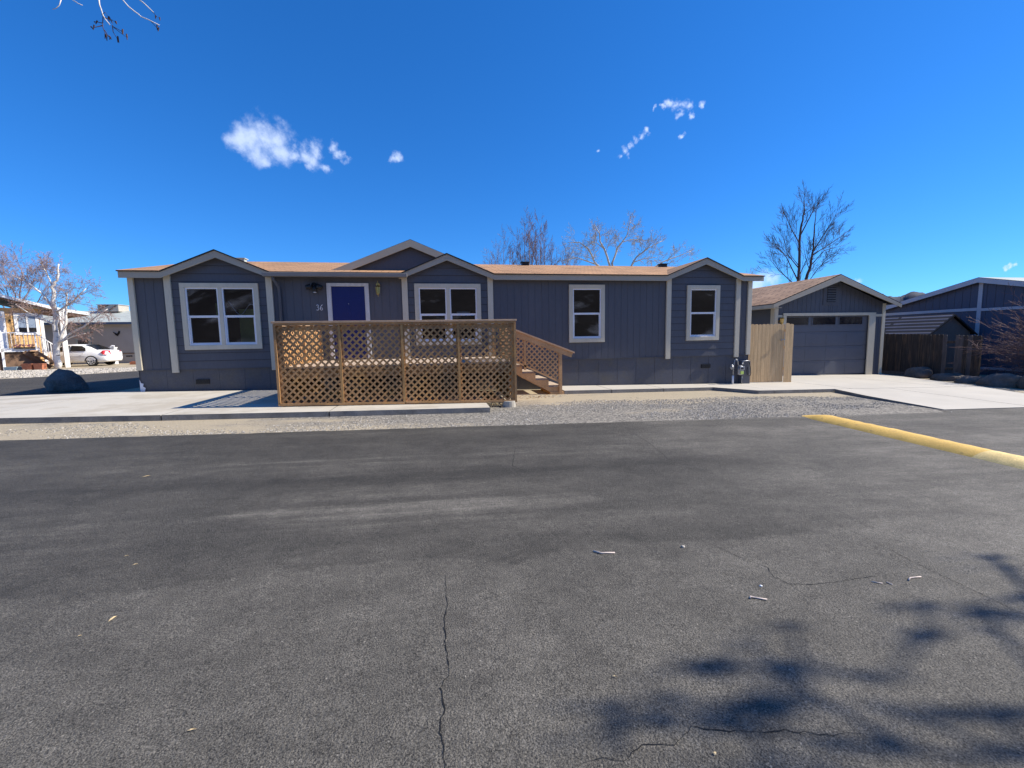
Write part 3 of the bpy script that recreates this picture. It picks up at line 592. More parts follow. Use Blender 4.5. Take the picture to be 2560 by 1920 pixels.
# brass lantern right of the door
L = MB(); L.cyl((-1.50, 12.2, 2.93), .05, .10, 10, 'y'); L.tube([(-1.50,12.20,2.95),(-1.50,12.17,3.02),(-1.50,12.17,2.93)], .008, 6); L.cyl((-1.50,12.17,2.90), .012, .07, 8, r2=.004)
L.cyl((-1.50,12.17,2.86), .062, .05, 6, r2=.02)
for a in range(6): L.bar((-1.50+.06*math.cos(a*1.047),12.17+.06*math.sin(a*1.047),2.86), (-1.50+.042*math.cos(a*1.047),12.17+.042*math.sin(a*1.047),2.68), .007, .007)
L.cyl((-1.50,12.17,2.66), .02, .02, 6, r2=.045); L.cyl((-1.50,12.17,2.60), .004, .06, 6, r2=.012)
lo = L.build('lantern', M['brass'], H); MB().tube([(-1.50,12.17,2.68),(-1.50,12.17,2.86)], [.038,.055], 6).build('lantern_glass', M['oldglass'], lo)
# house number
dg3 = [(-.034,.052),(-.022,.070),(0,.078),(.024,.068),(.028,.045),(.014,.022),(-.008,.012),(.016,.004),(.032,-.018),(.030,-.048),(.010,-.070),(-.018,-.074),(-.040,-.060)]
dg6 = [(.040,.082),(.016,.066),(-.012,.034),(-.028,-.004),(-.032,-.040),(-.018,-.066),(.006,-.074),(.030,-.062),(.038,-.036),(.026,-.012),(.004,-.004),(-.016,-.014),(-.028,-.034)]
for dg, ox in ((dg3, -3.075), (dg6, -2.985)): MB().tube([(ox+a*.85, YW-.012, 2.335+b*.92) for a, b in dg], .008, 6).build('house_number', M['sash'], H, smooth=True)

# fascia boards: continuous line of eaves and gable rakes
YFa = 12.10
def s_(x, z, y=YFa): k = y/12.3; return (x*k, 1.4+(z-1.4)*k)
def fascia_seg(mb, pts, y, th=.03):
    """pts: list of (x, ztop, zbot) in the fascia plane"""
    for (a, t0, b0), (c, t1, b1) in zip(pts, pts[1:]): mb.prism([(a, b0), (c, b1), (c, t1), (a, t0)], 'y', y, y+th)
def P3(l): return [(s_(x, 0)[0], s_(0, t)[1], s_(0, b)[1]) for x, t, b in l]
A = P3([(-7.66,3.245,3.085),(-6.745,3.245,3.085),(-5.46,3.79,3.60),(-4.19,3.25,3.09),(-4.10,3.22,3.06)])
B = P3([(-.95,3.22,3.10),(-.90,3.25,3.10),(.36,3.80,3.61),(1.68,3.25,3.09),(6.95,3.25,3.09),(8.27,3.80,3.60),(9.56,3.25,3.10),(10.27,3.245,3.10)])
for seg in (A, B):
    mb = MB(); fascia_seg(mb, seg, YFa); mb.build('fascia', M['fascia'], H)
for a, b in ((-7.54,-6.62), (-4.1,-.9), (1.63,6.9), (9.4,10.1)): MB().box(a, b, 12.13, 12.30, 3.155, 3.17).build('soffit', M['siding_low'], H)
mb = MB(); mb.prism([(-4.28, 3.205), (-.71, 3.205), (-.71, 3.10), (-4.28, 3.10)], 'y', 11.98, 12.10)
mb.build('gutter', M['gutter'], H, bevel=.012)
mb = MB(); mb.tube([(-4.05,12.05,3.12),(-4.05,12.07,3.05),(-3.98,12.23,2.86),(-3.98,12.26,2.7),(-3.98,12.26,.35)], .038, 8); mb.build('downspout', M['downspout'], H, smooth=True)
# roof
def zr_(y): return 3.235+.2265*(y-12.07)
xl, xr = s_(-7.68, 0)[0], s_(10.29, 0)[0]
mb = MB()
def rpoly(pts, th=.03):
    mb.add(pts, [tuple(range(len(pts)))]); mb.add([(x, y, z-th) for x, y, z in pts], [tuple(range(len(pts)))[::-1]], 1)
    q = pts+[(x, y, z-th) for x, y, z in pts]; n = len(pts); mb.add(q, [(i, (i+1) % n, (i+1) % n+n, i+n) for i in range(n)], 1)
za0 = s_(0, 3.805)[1]; yb0 = 12.07+(za0-3.235)/.2265; xc = xl
for a, ax, b in ((-6.745,-5.46,-4.19), (-.90,.36,1.68), (6.95,8.27,9.56)):
    A_, X_, B_ = s_(a,0)[0], s_(ax,0)[0], s_(b,0)[0]; z0_, z1_ = zr_(12.07), zr_(16.4)
    rpoly([(xc,12.07,z0_), (A_,12.07,z0_), (A_,16.4,z1_), (xc,16.4,z1_)]); rpoly([(A_,12.07,z0_), (X_,yb0,za0), (X_,16.4,z1_), (A_,16.4,z1_)]); rpoly([(X_,yb0,za0), (B_,12.07,z0_), (B_,16.4,z1_), (X_,16.4,z1_)]); xc = B_
rpoly([(xc,12.07,zr_(12.07)), (xr,12.07,zr_(12.07)), (xr,16.4,zr_(16.4)), (xc,16.4,zr_(16.4))])
rpoly([(xl,16.4,zr_(16.4)), (xr,16.4,zr_(16.4)), (xr,20.75,zr_(12.07)), (xl,20.75,zr_(12.07))])
for a, ax, b in ((-6.745,-5.46,-4.19), (-.90,.36,1.68), (6.95,8.27,9.56)):
    za = s_(0, 3.805)[1]; ze = s_(0, 3.262)[1]; yb = 12.07+(za-3.235)/.2265; A_, X_, B_ = s_(a,0)[0], s_(ax,0)[0], s_(b,0)[0]
    rpoly([(A_,12.075,ze), (X_,12.075,za), (X_,yb,za)]); rpoly([(B_,12.075,ze), (X_,yb,za), (X_,12.075,za)])
# dormer roof planes
DA = (-.63, 4.235); DL = (-2.85, 3.345); DR_ = (1.59, 3.345)
for (ex, ez) in (DL, DR_): rpoly([(ex,12.72,ez), (DA[0],12.72,DA[1]+.015), (DA[0],16.42,DA[1]+.015)] if ex < 0 else [(ex,12.72,ez), (DA[0],16.42,DA[1]+.015), (DA[0],12.72,DA[1]+.015)])
ro = mb.build('roof', [M['shingle'], M['dark']], H, fix=False)
mb = MB(); mb.add([(-2.6,12.86,3.3),(1.35,12.86,3.3),(DA[0],12.86,4.16)], [(0,1,2)]); mb.build('dormer_wall', M['siding'], H, fix=False)
mb = MB()
for ex, ez in (DL, DR_): mb.prism([(ex, ez-.0), (DA[0], DA[1]), (DA[0], DA[1]-.195), (ex+(.45 if ex < 0 else -.45), ez-.02)], 'y', 12.70, 12.735)
mb.build('dormer_fascia', M['fascia'], H)
for x, vm in ((3.35,'dark'), (8.9,'dark'), (-6.34,'greyroof')):
    mb = MB(); mb.box(x-.13, x+.13, 15.98, 16.2, 4.10, 4.235, 0); mb.box(x-.16, x+.16, 15.95, 16.25, 4.235, 4.26, 0); mb.build('roof_vent', M[vm], ro)

# ================================================================= DECK
D = thing('wooden_deck', 'brown wooden deck screened with diagonal lattice, steps going down on its right', 'deck', (-.7, 10.6, 0))
def clip(poly, quad):
    """Sutherland-Hodgman, quad convex counter-clockwise"""
    out = poly
    for i in range(len(quad)):
        a, b = quad[i], quad[(i+1) % len(quad)]; inp = out; out = []
        def ins(p): return (b[0]-a[0])*(p[1]-a[1])-(b[1]-a[1])*(p[0]-a[0])
        for j in range(len(inp)):
            p, q = inp[j], inp[(j+1) % len(inp)]; ip, iq = ins(p), ins(q)
            if ip >= 0: out.append(p)
            if ip*iq < 0: t = ip/(ip-iq); out.append((p[0]+(q[0]-p[0])*t, p[1]+(q[1]-p[1])*t))
        if not out: break
    return out
def lattice(quad, ax, pos, th=.007, pitch=.1005, w=.037, ph=0.0):
    """two crossed layers of thin strips filling a convex polygon"""
    mb = MB(); cx = sum(p[0] for p in quad)/len(quad); cy = sum(p[1] for p in quad)/len(quad)
    for lay, sg in ((0, 1), (1, -1)):
        d = (math.sqrt(.5), sg*math.sqrt(.5)); n_ = (-d[1], d[0])
        for k in range(-45, 46):
            o = k*pitch+ph+rnd.uniform(-.002,.002); wob = rnd.uniform(-.001, .001)
            c = (cx+n_[0]*o, cy+n_[1]*o)
            st = [(c[0]+d[0]*s*4+n_[0]*(t*w/2+wob*s), c[1]+d[1]*s*4+n_[1]*(t*w/2+wob*s)) for s, t in ((-1,-1),(1,-1),(1,1),(-1,1))]
            pl = clip(st, quad)
            if len(pl) >= 3:
                y0 = pos+lay*th; mb.prism(pl, ax, y0, y0+th*.96)
    return mb
DX = [-3.06, -1.90, -.69, .45, 1.63]; YD = 9.07
def bz(x): return .215-.026*(x+3.1)       # bottom edge of the screen
for i in range(4):
    a, b = DX[i]+.0, DX[i+1]-.0
    lattice([(a, bz(a)), (b, bz(b)), (b, 1.76), (a, 1.77)], 'y', YD, ph=rnd.uniform(-.04,.04)).build('lattice_panel', M['deck'], D, fix=False)
for i in (1, 2, 3):
    MB().box(DX[i]-.022, DX[i]+.024, YD-.022, YD-.001, bz(DX[i]), 1.765).build('batten', M['post'], D)
for x in (-3.085, 1.645): MB().box(x-.022, x+.022, YD-.024, YD+.02, bz(x), 1.775).build('batten', M['deck'], D)
mb = MB(); mb.add([(-3.11,YD-.024,bz(-3.1)-.035),(-.68,YD-.024,bz(-.68)-.035),(-.68,YD-.024,bz(-.68)+.012),(-3.11,YD-.024,bz(-3.1)+.012)]+[(-3.11,YD-.001,bz(-3.1)-.035),(-.68,YD-.001,bz(-.68)-.035),(-.68,YD-.001,bz(-.68)+.012),(-3.11,YD-.001,bz(-3.1)+.012)], [(0,1,2,3),(4,7,6,5),(0,4,5,1),(3,2,6,7),(0,3,7,4),(1,5,6,2)])
mb.add([(-.66,YD-.028,bz(-.66)-.025),(1.67,YD-.028,bz(1.67)-.035),(1.67,YD-.028,bz(1.67)+.015),(-.66,YD-.028,bz(-.66)+.02)]+[(-.66,YD-.001,bz(-.66)-.025),(1.67,YD-.001,bz(1.67)-.035),(1.67,YD-.001,bz(1.67)+.015),(-.66,YD-.001,bz(-.66)+.02)], [(0,1,2,3),(4,7,6,5),(0,4,5,1),(3,2,6,7),(0,3,7,4),(1,5,6,2)])
mb.build('bottom_rail', M['deck'], D)
mb = MB(); mb.box(-3.09, 1.66, YD-.03, YD-.002, 1.745, 1.79); mb.build('top_rail', M['deck'], D)
mb = MB(); mb.box(-3.13, 1.68, YD-.05, YD+.11, 1.79, 1.828); mb.build('cap_board', M['deckrail'], D, bevel=.004)
# framing behind the screen
for x in (-3.03, -1.9, -.69, .45, 1.6):
    for y in (YD+.03, ) if x not in (-3.03, 1.6) else (YD+.03, 12.1): MB().box(x-.045, x+.045, y, y+.09, G(x)+.08, 1.785 if y < 10 else 1.80).build('post', M['deck'], D)
mb = MB(); mb.box(-3.0, 1.6, YD+.021, YD+.029+.03, 1.65, 1.735); mb.build('inner_rail', M['deck'], D)
mb = MB(); mb.box(-3.03, 1.63, YD+.125, YD+.165, .70, .888); mb.box(-3.03, 1.63, 12.2, 12.24, .70, .888); mb.box(-3.06, -3.02, YD+.14, 12.24, .70, .888); mb.box(1.62, 1.66, YD+.14, 12.24, .70, .888)
for k in range(9): mb.box(-2.6+k*.5, -2.56+k*.5, YD+.165, 12.2, .70, .888)
mb.build('joists', M['deck'], D)
mb = MB(); y = YD+.12
while y < 12.24: mb.box(-3.05, 1.66, y, min(12.245, y+.137), .89+rnd.uniform(0,.003), .928+rnd.uniform(-.001,.001)); y += .142
mb.build('floor_boards', M['decklight'], D)
# side screens
for a, b in ((9.16, 10.62), (10.70, 12.1)):
    lattice([(a, .93), (b, .93), (b, 1.74), (a, 1.74)], 'x', -3.045).build('side_lattice', M['deck'], D, fix=False)
MB().box(-3.06, -2.98, 10.62, 10.70, .93, 1.76).build('post', M['deck'], D)
mb = MB(); mb.box(-3.10, -2.98, YD+.115, 12.2, 1.79, 1.826); mb.box(-3.055, -3.02, YD+.12, 12.1, 1.70, 1.785); mb.build('side_rail', M['deckrail'], D)
lattice([(9.16, .93), (11.0, .93), (11.0, 1.74), (9.16, 1.74)], 'x', 1.61).build('side_lattice', M['deck'], D, fix=False)
mb = MB(); mb.box(1.57, 1.69, YD+.115, 11.06, 1.79, 1.826); mb.box(1.60, 1.64, YD+.12, 11.0, 1.70, 1.785); mb.build('side_rail', M['deckrail'], D)
lattice([(9.16, G(1.6)+.10), (11.0, G(1.6)+.10), (11.0, .70), (9.16, .70)], 'x', 1.65).build('skirt_lattice', M['deck'], D, fix=False)
lattice([(9.16, .30), (12.2, .30), (12.2, .70), (9.16, .70)], 'x', -3.06).build('skirt_lattice', M['deck'], D, fix=False)  # left skirt added to cut sky light under the deck
MB().box(-3.05, -3.035, 9.2, 12.2, G(-3)+.10, .70).build('light_stop_board', M['deck'], D); MB().box(1.62, 1.635, 9.75, 12.2, G(1.6)+.03, .70).build('light_stop_board', M['deck'], D)  # boards added inside the skirts to keep light out from under the deck
# stairs
YS = 11.08
MB().box(1.60, 1.69, 11.0, 11.09, G(1.6)+.02, 1.80).build('post', M['deck'], D)
ST = [(2.02+.355*k, .735-.19*k) for k in range(4)]
for k, (cx, z) in enumerate(ST):
    mb = MB()
    for q in (0, 1): mb.box(cx-.17+q*.165, cx-.012+q*.165, YS+.045, 12.15, z-.038, z)
    mb.build('tread', M['decklight'], D)
for y in (YS+.03, 12.16):
    MB().prism([(1.66,.70), (1.66,.885), (1.84,.885), (1.84,.695), (2.195,.695), (2.195,.505), (2.55,.505), (2.55,.315), (2.905,.315), (2.905,.125), (3.19,.125), (3.19,G(3.2)+.02), (3.02,G(3.2)+.02)], 'y', y-.025, y+.015).build('stringer', M['stairwood'], D)
def rl(x): return 1.72-.388*(x-1.85)       # hand rail line
lo_ = lambda x: .86-.47*(x-1.9)
lattice([(1.70, lo_(1.70)+.04), (3.20, lo_(3.2)+.02), (3.20, rl(3.2)-.17), (1.70, rl(1.7)-.17)], 'y', YS-.02, ph=.02).build('stair_lattice', M['stairwood'], D, fix=False)
mb = MB(); mb.prism([(1.70, rl(1.70)-.20), (3.52, rl(3.52)-.17), (3.58, rl(3.58)-.02), (1.70, rl(1.70)-.03)], 'y', YS-.045, YS-.021); mb.build('stair_rail', M['stairwood'], D)
mb = MB(); mb.prism([(1.70, rl(1.70)-.03), (3.61, rl(3.61)-.03), (3.61, rl(3.61)+.01), (1.70, rl(1.70)+.01)], 'y', YS-.07, YS+.08); mb.build('hand_rail', M['deckrail'], D)
MB().box(2.24, 2.30, YS-.03, YS+.02, .60, rl(2.27)-.1).build('baluster', M['stairwood'], D)
MB().box(3.19, 3.27, YS-.035, YS+.05, G(3.2)-.01, rl(3.2)-.06).build('post', M['stairwood'], D)
mb = MB(); mb.prism([(1.70, lo_(1.70)), (3.2, lo_(3.2)-.02), (3.2, lo_(3.2)+.03), (1.70, lo_(1.70)+.05)], 'y', YS-.03, YS-.021); mb.build('lower_rail', M['stairwood'], D)
mb = MB(); mb.box(2.95, 3.33, YS-.02, 12.17, G(3.2)-.01, G(3.2)+.06); mb.build('stair_footing', M['stairwood'], D)
o = MB().cyl((1.50, 9.12, G(1.5)-.015), .145, .135, 18).build('concrete_pier', M['concrete']); tag(o, 'round concrete pier block under the right corner of the deck', 'pier block')
def litter(name, n, cx, cy, rx, ry, mt, label, s=(.015,.04)):
    mb = MB()
    for _ in range(n):
        x, y = rnd.gauss(cx, rx), rnd.gauss(cy, ry); a = rnd.uniform(0, 3.14); l = rnd.uniform(*s); w = l*.35; z = G(x)-.005+rnd.uniform(0,.02); c, s2 = math.cos(a), math.sin(a)
        mb.add([(x-c*l, y-s2*l, z), (x+s2*w, y-c*w, z+.012), (x+c*l, y+s2*l, z+.004), (x-s2*w, y+c*w, z+.010)], [(0,1,2,3)])
    return tag(mb.build(name, mt, fix=False), label, 'leaf litter', kind='stuff')
litter('dry_leaves', 130, 1.2, 9.3, .22, .15, M['leafdry'], 'dry leaves gathered under the deck corner')
litter('dry_leaves', 70, 2.0, 10.55, .5, .22, M['post'], 'brown leaf litter on the dirt in front of the steps')

# ================================================================= METER, GATE
T = thing('gas_meter', 'grey gas meter with pipes standing against the right end of the house', 'gas meter', (9.25, 12.05, G(9.2)+.08))
mb = MB(); mb.tube([(9.085,12.02,G(9)+.07),(9.085,12.02,.16)], .030, 10); mb.build('riser_sleeve', M['sash'], T, smooth=True)
mb = MB(); mb.tube([(9.085,12.02,.14),(9.085,12.02,.36),(9.10,12.02,.50),(9.12,12.02,.62),(9.16,12.02,.665),(9.20,12.02,.655),(9.235,12.02,.60),(9.25,12.02,.47)], .016, 8)
mb.tube([(9.42,12.05,.46),(9.42,12.05,.57),(9.45,12.05,.60),(9.62,12.08,.605),(9.69,12.10,.60),(9.715,12.12,.5),(9.74,12.12,.34),(9.75,12.12,.20),(9.72,12.14,.12)], .017, 8)
mb.tube([(9.46,12.1,.12),(9.46,12.1,G(9.4)+.08)], .012, 6); mb.cyl((9.42,12.05,.50), .026, .04, 10)
mb.build('pipe', M['chrome'], T, smooth=True)
mb = MB(); mb.cyl((9.0,11.95,.43), .062, .05, 14, 'y'); mb.cyl((9.0,11.93,.43), .03, .04, 10, 'y'); mb.cyl((8.99,11.97,.355), .028, .055, 10); mb.tube([(9.0,11.98,.40),(9.09,12.02,.38)], .026, 8); mb.cyl((8.985,11.96,.47), .035, .04, 10); mb.build('regulator', M['chrome'], T, smooth=True)
mb = MB(); mb.tube([(9.345,12.05,.17),(9.345,12.05,.20),(9.345,12.05,.36),(9.345,12.05,.44),(9.345,12.05,.475)], [.07,.098,.10,.085,.03], 16); mb.box(9.26,9.43,11.94,12.0,.33,.44)
mb.build('meter_body', M['chrome'], T, smooth=False, bevel=.008); MB().box(9.285,9.385,11.925,11.945,.20,.29).build('meter_label', M['label'], T); MB().box(9.30,9.38,11.93,11.941,.355,.40).build('dial', M['dark'], T)
T = thing('cable_box', 'dark utility box with a looped black cable beside the gas meter', 'utility box', (9.6, 12.2, G(9.6)+.08))
MB().box(9.50,9.80,12.16,12.34,G(9.6)+.075,.60).build('box_body', M['downspout'], T, bevel=.01)
mb = MB(); mb.tube([(9.69,12.10,.58),(9.72,12.08,.45),(9.745,12.08,.32),(9.76,12.08,.20),(9.73,12.08,.12),(9.68,12.08,.15),(9.63,12.08,.20),(9.62,12.08,.30),(9.63,12.08,.40)], .012, 6); mb.build('cable', M['dark'], T)
Tg = thing('wooden_gate', 'light cedar board gate with rounded picket tops between house and garage', 'gate', (10.7, 12.45, G(10.7)))
x = 9.86; k = 0
while x < 11.52:
    w = .139 if x < 11.15 else .15; y0 = 12.45 if x < 11.18 else 12.415; zt_ = 1.755+rnd.uniform(-.008,.008)+(0.015 if k == 10 else 0); zb_ = G(x)+.10+(.0 if x < 11.18 else -.015)
    p = [(x, zb_), (x+w-.006, zb_), (x+w-.006, zt_-.04), (x+w-.022, zt_-.012), (x+w/2-.003, zt_), (x+.016, zt_-.012), (x, zt_-.04)]
    MB().prism(p, 'y', y0, y0+.018).build('picket', M['cedar'], Tg); x += w; k += 1
mb = MB()
for z in (.25, .95, 1.5): mb.box(9.86, 11.5, 12.47, 12.51, z, z+.085)
mb.build('gate_rail', M['cedar'], Tg); MB().box(11.42,11.51,12.475,12.56,G(11.5)+.05,1.74).build('post', M['cedar'], Tg)
mb = MB(); mb.box(11.08,11.24,12.40,12.412,1.235,1.255); mb.cyl((11.10,12.40,1.22), .018, .03, 8, 'y'); mb.build('latch', M['chrome'], Tg)

# ================================================================= GARAGE
Gr = thing('garage', 'detached slate grey garage with a wide panelled door and brown shingle gable roof', 'garage', (15.6, 18.5, G(15.6)))
YG = 15.0
mb = MB()
def zg_(x): return 2.58+.385*(x-12.65) if x < 15.58 else 3.708-.385*(x-15.58)
GX0, GX1 = 13.05, 18.19
hs = [(13.57, 17.42, -1, 2.12)]
b_ = sorted({GX0, GX1, 13.57, 17.42, 15.58}|{GX0+.203*i for i in range(1, 26)})
for a, b in zip(b_, b_[1:]):
    if b-a < 1e-3: continue
    zb = 2.12 if 13.57 <= (a+b)/2 <= 17.42 else G(a)+.0
    mb.add([(a+.004, YG, zb), (b-.004, YG, zb), (b-.004, YG, zg_(b)-.10), (a+.004, YG, zg_(a)-.10)], [(0,1,2,3)])
    mb.add([(b-.004, YG, zb), (b+.004, YG+.008, zb), (b+.004, YG+.008, zg_(b)-.10), (b-.004, YG, zg_(b)-.10)], [(0,1,2,3)], 1)
mb.add([(GX0,YG,-.4),(GX0,22,-.4),(GX0,22,2.66),(GX0,YG,2.66)], [(0,1,2,3)]); mb.add([(GX1,YG,-.5),(GX1,22,-.5),(GX1,22,2.66),(GX1,YG,2.66)], [(0,1,2,3)]); mb.add([(GX0,22,-.4),(GX1,22,-.4),(GX1,22,2.6),(15.58,22,3.6),(GX0,22,2.6)], [(0,1,2,3,4)])
mb.build('wall', [M['siding'], M['groove']], Gr, fix=False)
for q in ((GX0-.012, GX0+.15, YG-.03, YG-.001, G(13)+.06, 2.60), (GX1-.12, GX1+.015, YG-.03, YG-.001, G(18)+.06, 2.60), (GX0-.03, GX0-.001, YG-.03, YG+.16, G(13)+.06, 2.62)):
    MB().box(*q).build('trim_board', M['trim'], Gr)
MB().box(GX0+.151, 13.40, YG-.022, YG-.001, 2.075, 2.165).build('trim_board', M['trim'], Gr); MB().box(17.73, GX1-.121, YG-.022, YG-.001, 2.075, 2.175).build('trim_board', M['trim'], Gr)
mb = MB(); mb.box(13.42, 17.73, YG-.045, YG-.001, 2.125, 2.24); mb.box(13.42, 13.565, YG-.045, YG+.10, G(13.5)+.07, 2.124); mb.box(17.425, 17.73, YG-.045, YG-.001, G(17.5)+.07, 2.124); mb.build('door_frame', M['trim'], Gr, bevel=.004)
# sectional door: four rows, top row glazed
gd = MB(); x0, x1 = 13.5, 17.6; zs = [G(15.5)+.085, .33, .91, 1.49, 2.12]
for i in range(4):
    gd.box(x0, x1, YG+.06, YG+.10, zs[i]+.004, zs[i+1]-.004)
    if i < 3:
        for j in range(4): a = x0+.06+j*.955; gd.box(a+.05, a+.92, YG+.052, YG+.06, zs[i]+.07, zs[i+1]-.07)
M['gdoor'] = mat('garage_door_paint', (.115,.122,.145), .5, .08, 1, .04, 30, .06)
go = gd.build('garage_door', M['gdoor'], Gr, bevel=.006)
for a, b in ((13.62,14.64), (14.84,15.90), (16.08,17.18)):
    gw = MB(); gw.box(a, b, YG+.045, YG+.061, 1.775, 2.075); gw.build('door_window', M['carglass'], go); f = MB()
    for q in ((a-.03, b+.03, 2.075, 2.10), (a-.03, b+.03, 1.75, 1.775), (a-.03, a, 1.775, 2.075), (b, b+.03, 1.775, 2.075)): f.box(q[0], q[1], YG+.035, YG+.060, q[2], q[3])
    f.build('window_frame', M['gdoor'], go)
# gable vent
mb = MB(); mb.box(15.21,15.95,YG-.02,YG-.001,2.54,3.30); vo = mb.build('gable_vent', M['siding_low'], Gr)
mb = MB(); mb.box(15.38,15.78,YG-.028,YG-.021,2.66,3.24); mb.build('vent_opening', M['dark'], vo); mb = MB()
for k in range(6): mb.box(15.38,15.78,YG-.045,YG-.029,2.69+k*.095,2.735+k*.095)
mb.build('louvre', M['siding_low'], vo)
# roof and rakes
mb = MB(); YR = 14.62
for sgn, ex in ((-1, 12.65), (1, 18.51)):
    pts = [(ex, YR, 2.585), (15.58, YR, 3.71), (15.58, 22.3, 3.71), (ex, 22.3, 2.585)]
    if sgn > 0: pts = pts[::-1]
    rpoly(pts, .03)
mb.build('roof', [M['shingle2'], M['dark']], Gr, fix=False)
mb = MB()
for ex in (12.65, 18.51): mb.prism([(ex, 2.545), (15.58, 3.672), (15.58, 3.44), (ex, 2.415)], 'y', YR-.02, YR+.015)
mb.build('rake_fascia', M['fascia'], Gr); MB().box(12.63, 12.665, YR+.016, 22.3, 2.415, 2.55).build('eave_fascia', M['trim'], Gr)
mb = MB(); mb.box(12.67, GX0-.001, YR+.02, 22, 2.42, 2.44); mb.build('soffit', M['fascia'], Gr)
L = MB(); L.cyl((13.28,14.9,1.93), .05, .08, 10, 'y'); L.cyl((13.28,14.86,2.02), .09, .05, 8, r2=.03); L.cyl((13.28,14.86,1.82), .03, .05, 8, r2=.06); L.tube([(13.28,14.93,1.92),(13.25,14.9,1.80),(13.30,14.88,1.80)], .015, 6)
lo = L.build('wall_lamp', M['brass'], Gr); MB().tube([(13.28,14.86,1.87),(13.28,14.86,2.02)], [.055,.075], 8).build('lamp_glass', M['amber'], lo)

# ================================================================= RIGHT SIDE: FENCE, SHED, NEIGHBOUR
F_ = thing('board_fence', 'old dark weathered board fence beside the driveway', 'fence', (19.8, 15, G(19.8)))
y = 12.75; k = 0
while y < 17.6:
    w = rnd.uniform(.13,.15); xo = 19.8+rnd.uniform(-.012,.012)+(.0); zt_ = 1.31+.055*(y-14.5)*.7+rnd.uniform(-.02,.02)
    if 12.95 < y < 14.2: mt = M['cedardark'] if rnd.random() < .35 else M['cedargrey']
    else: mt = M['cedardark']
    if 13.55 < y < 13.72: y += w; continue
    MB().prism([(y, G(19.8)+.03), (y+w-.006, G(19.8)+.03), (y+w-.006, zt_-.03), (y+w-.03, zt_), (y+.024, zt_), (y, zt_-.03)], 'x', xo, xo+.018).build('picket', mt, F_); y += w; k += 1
mb = MB()
for z in (-.1, .95): mb.box(19.82, 19.86, 12.75, 17.6, z, z+.09)
for y in (12.8, 15.2, 17.5): mb.box(19.86, 19.95, y, y+.09, G(19.8), 1.2)
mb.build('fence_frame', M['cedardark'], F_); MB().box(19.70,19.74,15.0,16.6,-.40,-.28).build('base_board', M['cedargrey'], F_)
S = thing('garden_shed', 'small dark gabled shed with banded shingle roof behind the fence', 'shed', (21.6, 17, G(21.6)))
mb = MB(); mb.prism([(20.55,-.5),(22.65,-.5),(22.65,1.36),(21.6,2.08),(20.55,1.36)], 'y', 15.0, 19.2); mb.build('wall', M['shedwall'], S)
mb = MB(); rpoly([(20.35,14.9,1.30),(21.6,14.9,2.15),(21.6,19.4,2.15),(20.35,19.4,1.30)]); rpoly([(22.85,14.9,1.30),(22.85,19.4,1.30),(21.6,19.4,2.15),(21.6,14.9,2.15)]); mb.build('roof', [M['shingle3'], M['dark']], S, fix=False)
mb = MB()
for ex in (20.33, 22.87): mb.prism([(ex, 1.28), (21.6, 2.135), (21.6, 2.06), (ex, 1.21)], 'y', 14.86, 14.895)
mb.build('rake_fascia', M['dark'], S)
NB = thing('neighbour_home', 'navy blue neighbouring home with pale cross trim and low gable roof', 'house', (30, 15.6, G(30)))
mb = MB()
def zn(y): return 3.74-.243*abs(y-15.6)
ys_ = [11.2+.3*i for i in range(30)]
for a in ys_: 
    b = a+.3; mb.add([(24.0, a+.006, -.8), (24.0, b-.006, -.8), (24.0, b-.006, zn(b)-.05), (24.0, a+.006, zn(a)-.05)], [(0,1,2,3)]); mb.add([(24.0, b-.006, -.8), (24.01, b+.006, -.8), (24.01, b+.006, zn(b)-.05), (24.0, b-.006, zn(b)-.05)], [(0,1,2,3)], 1)
mb.add([(24,11.2,-.8),(40,11.2,-.8),(40,11.2,2.6),(24,11.2,2.6)], [(0,1,2,3)]); mb.add([(24,20.2,-.8),(40,20.2,-.8),(40,20.2,2.6),(24,20.2,2.6)], [(0,1,2,3)])
mb.build('wall', [M['navy'], M['dark']], NB, fix=False)
mb = MB(); rpoly([(23.75,11.0,2.66),(40,11.0,2.66),(40,15.6,3.78),(23.75,15.6,3.78)]); rpoly([(23.75,15.6,3.78),(40,15.6,3.78),(40,20.4,2.62),(23.75,20.4,2.62)]); mb.build('roof', [M['greyroof'], M['dark']], NB, fix=False)
mb = MB()
for e, ze_ in ((11.0, 2.64), (20.4, 2.60)): mb.prism([(e, ze_), (15.6, 3.76), (15.6, 3.55), (e, ze_-.18)], 'x', 23.72, 23.75)
mb.build('rake_fascia', M['palefascia'], NB)
for q in ((23.97,23.999,15.55,15.70,-.7,3.62), (23.96,23.999,15.701,20.2,2.32,2.45), (23.96,23.999,11.2,15.549,2.29,2.41), (23.96,23.999,11.2,15.549,-.30,-.19)): MB().box(*q).build('trim_board', M['palefascia'], NB)
MB().box(25.2,26.0,14.4,14.9,3.45,3.62).build('roof_vent', M['dark'], NB)

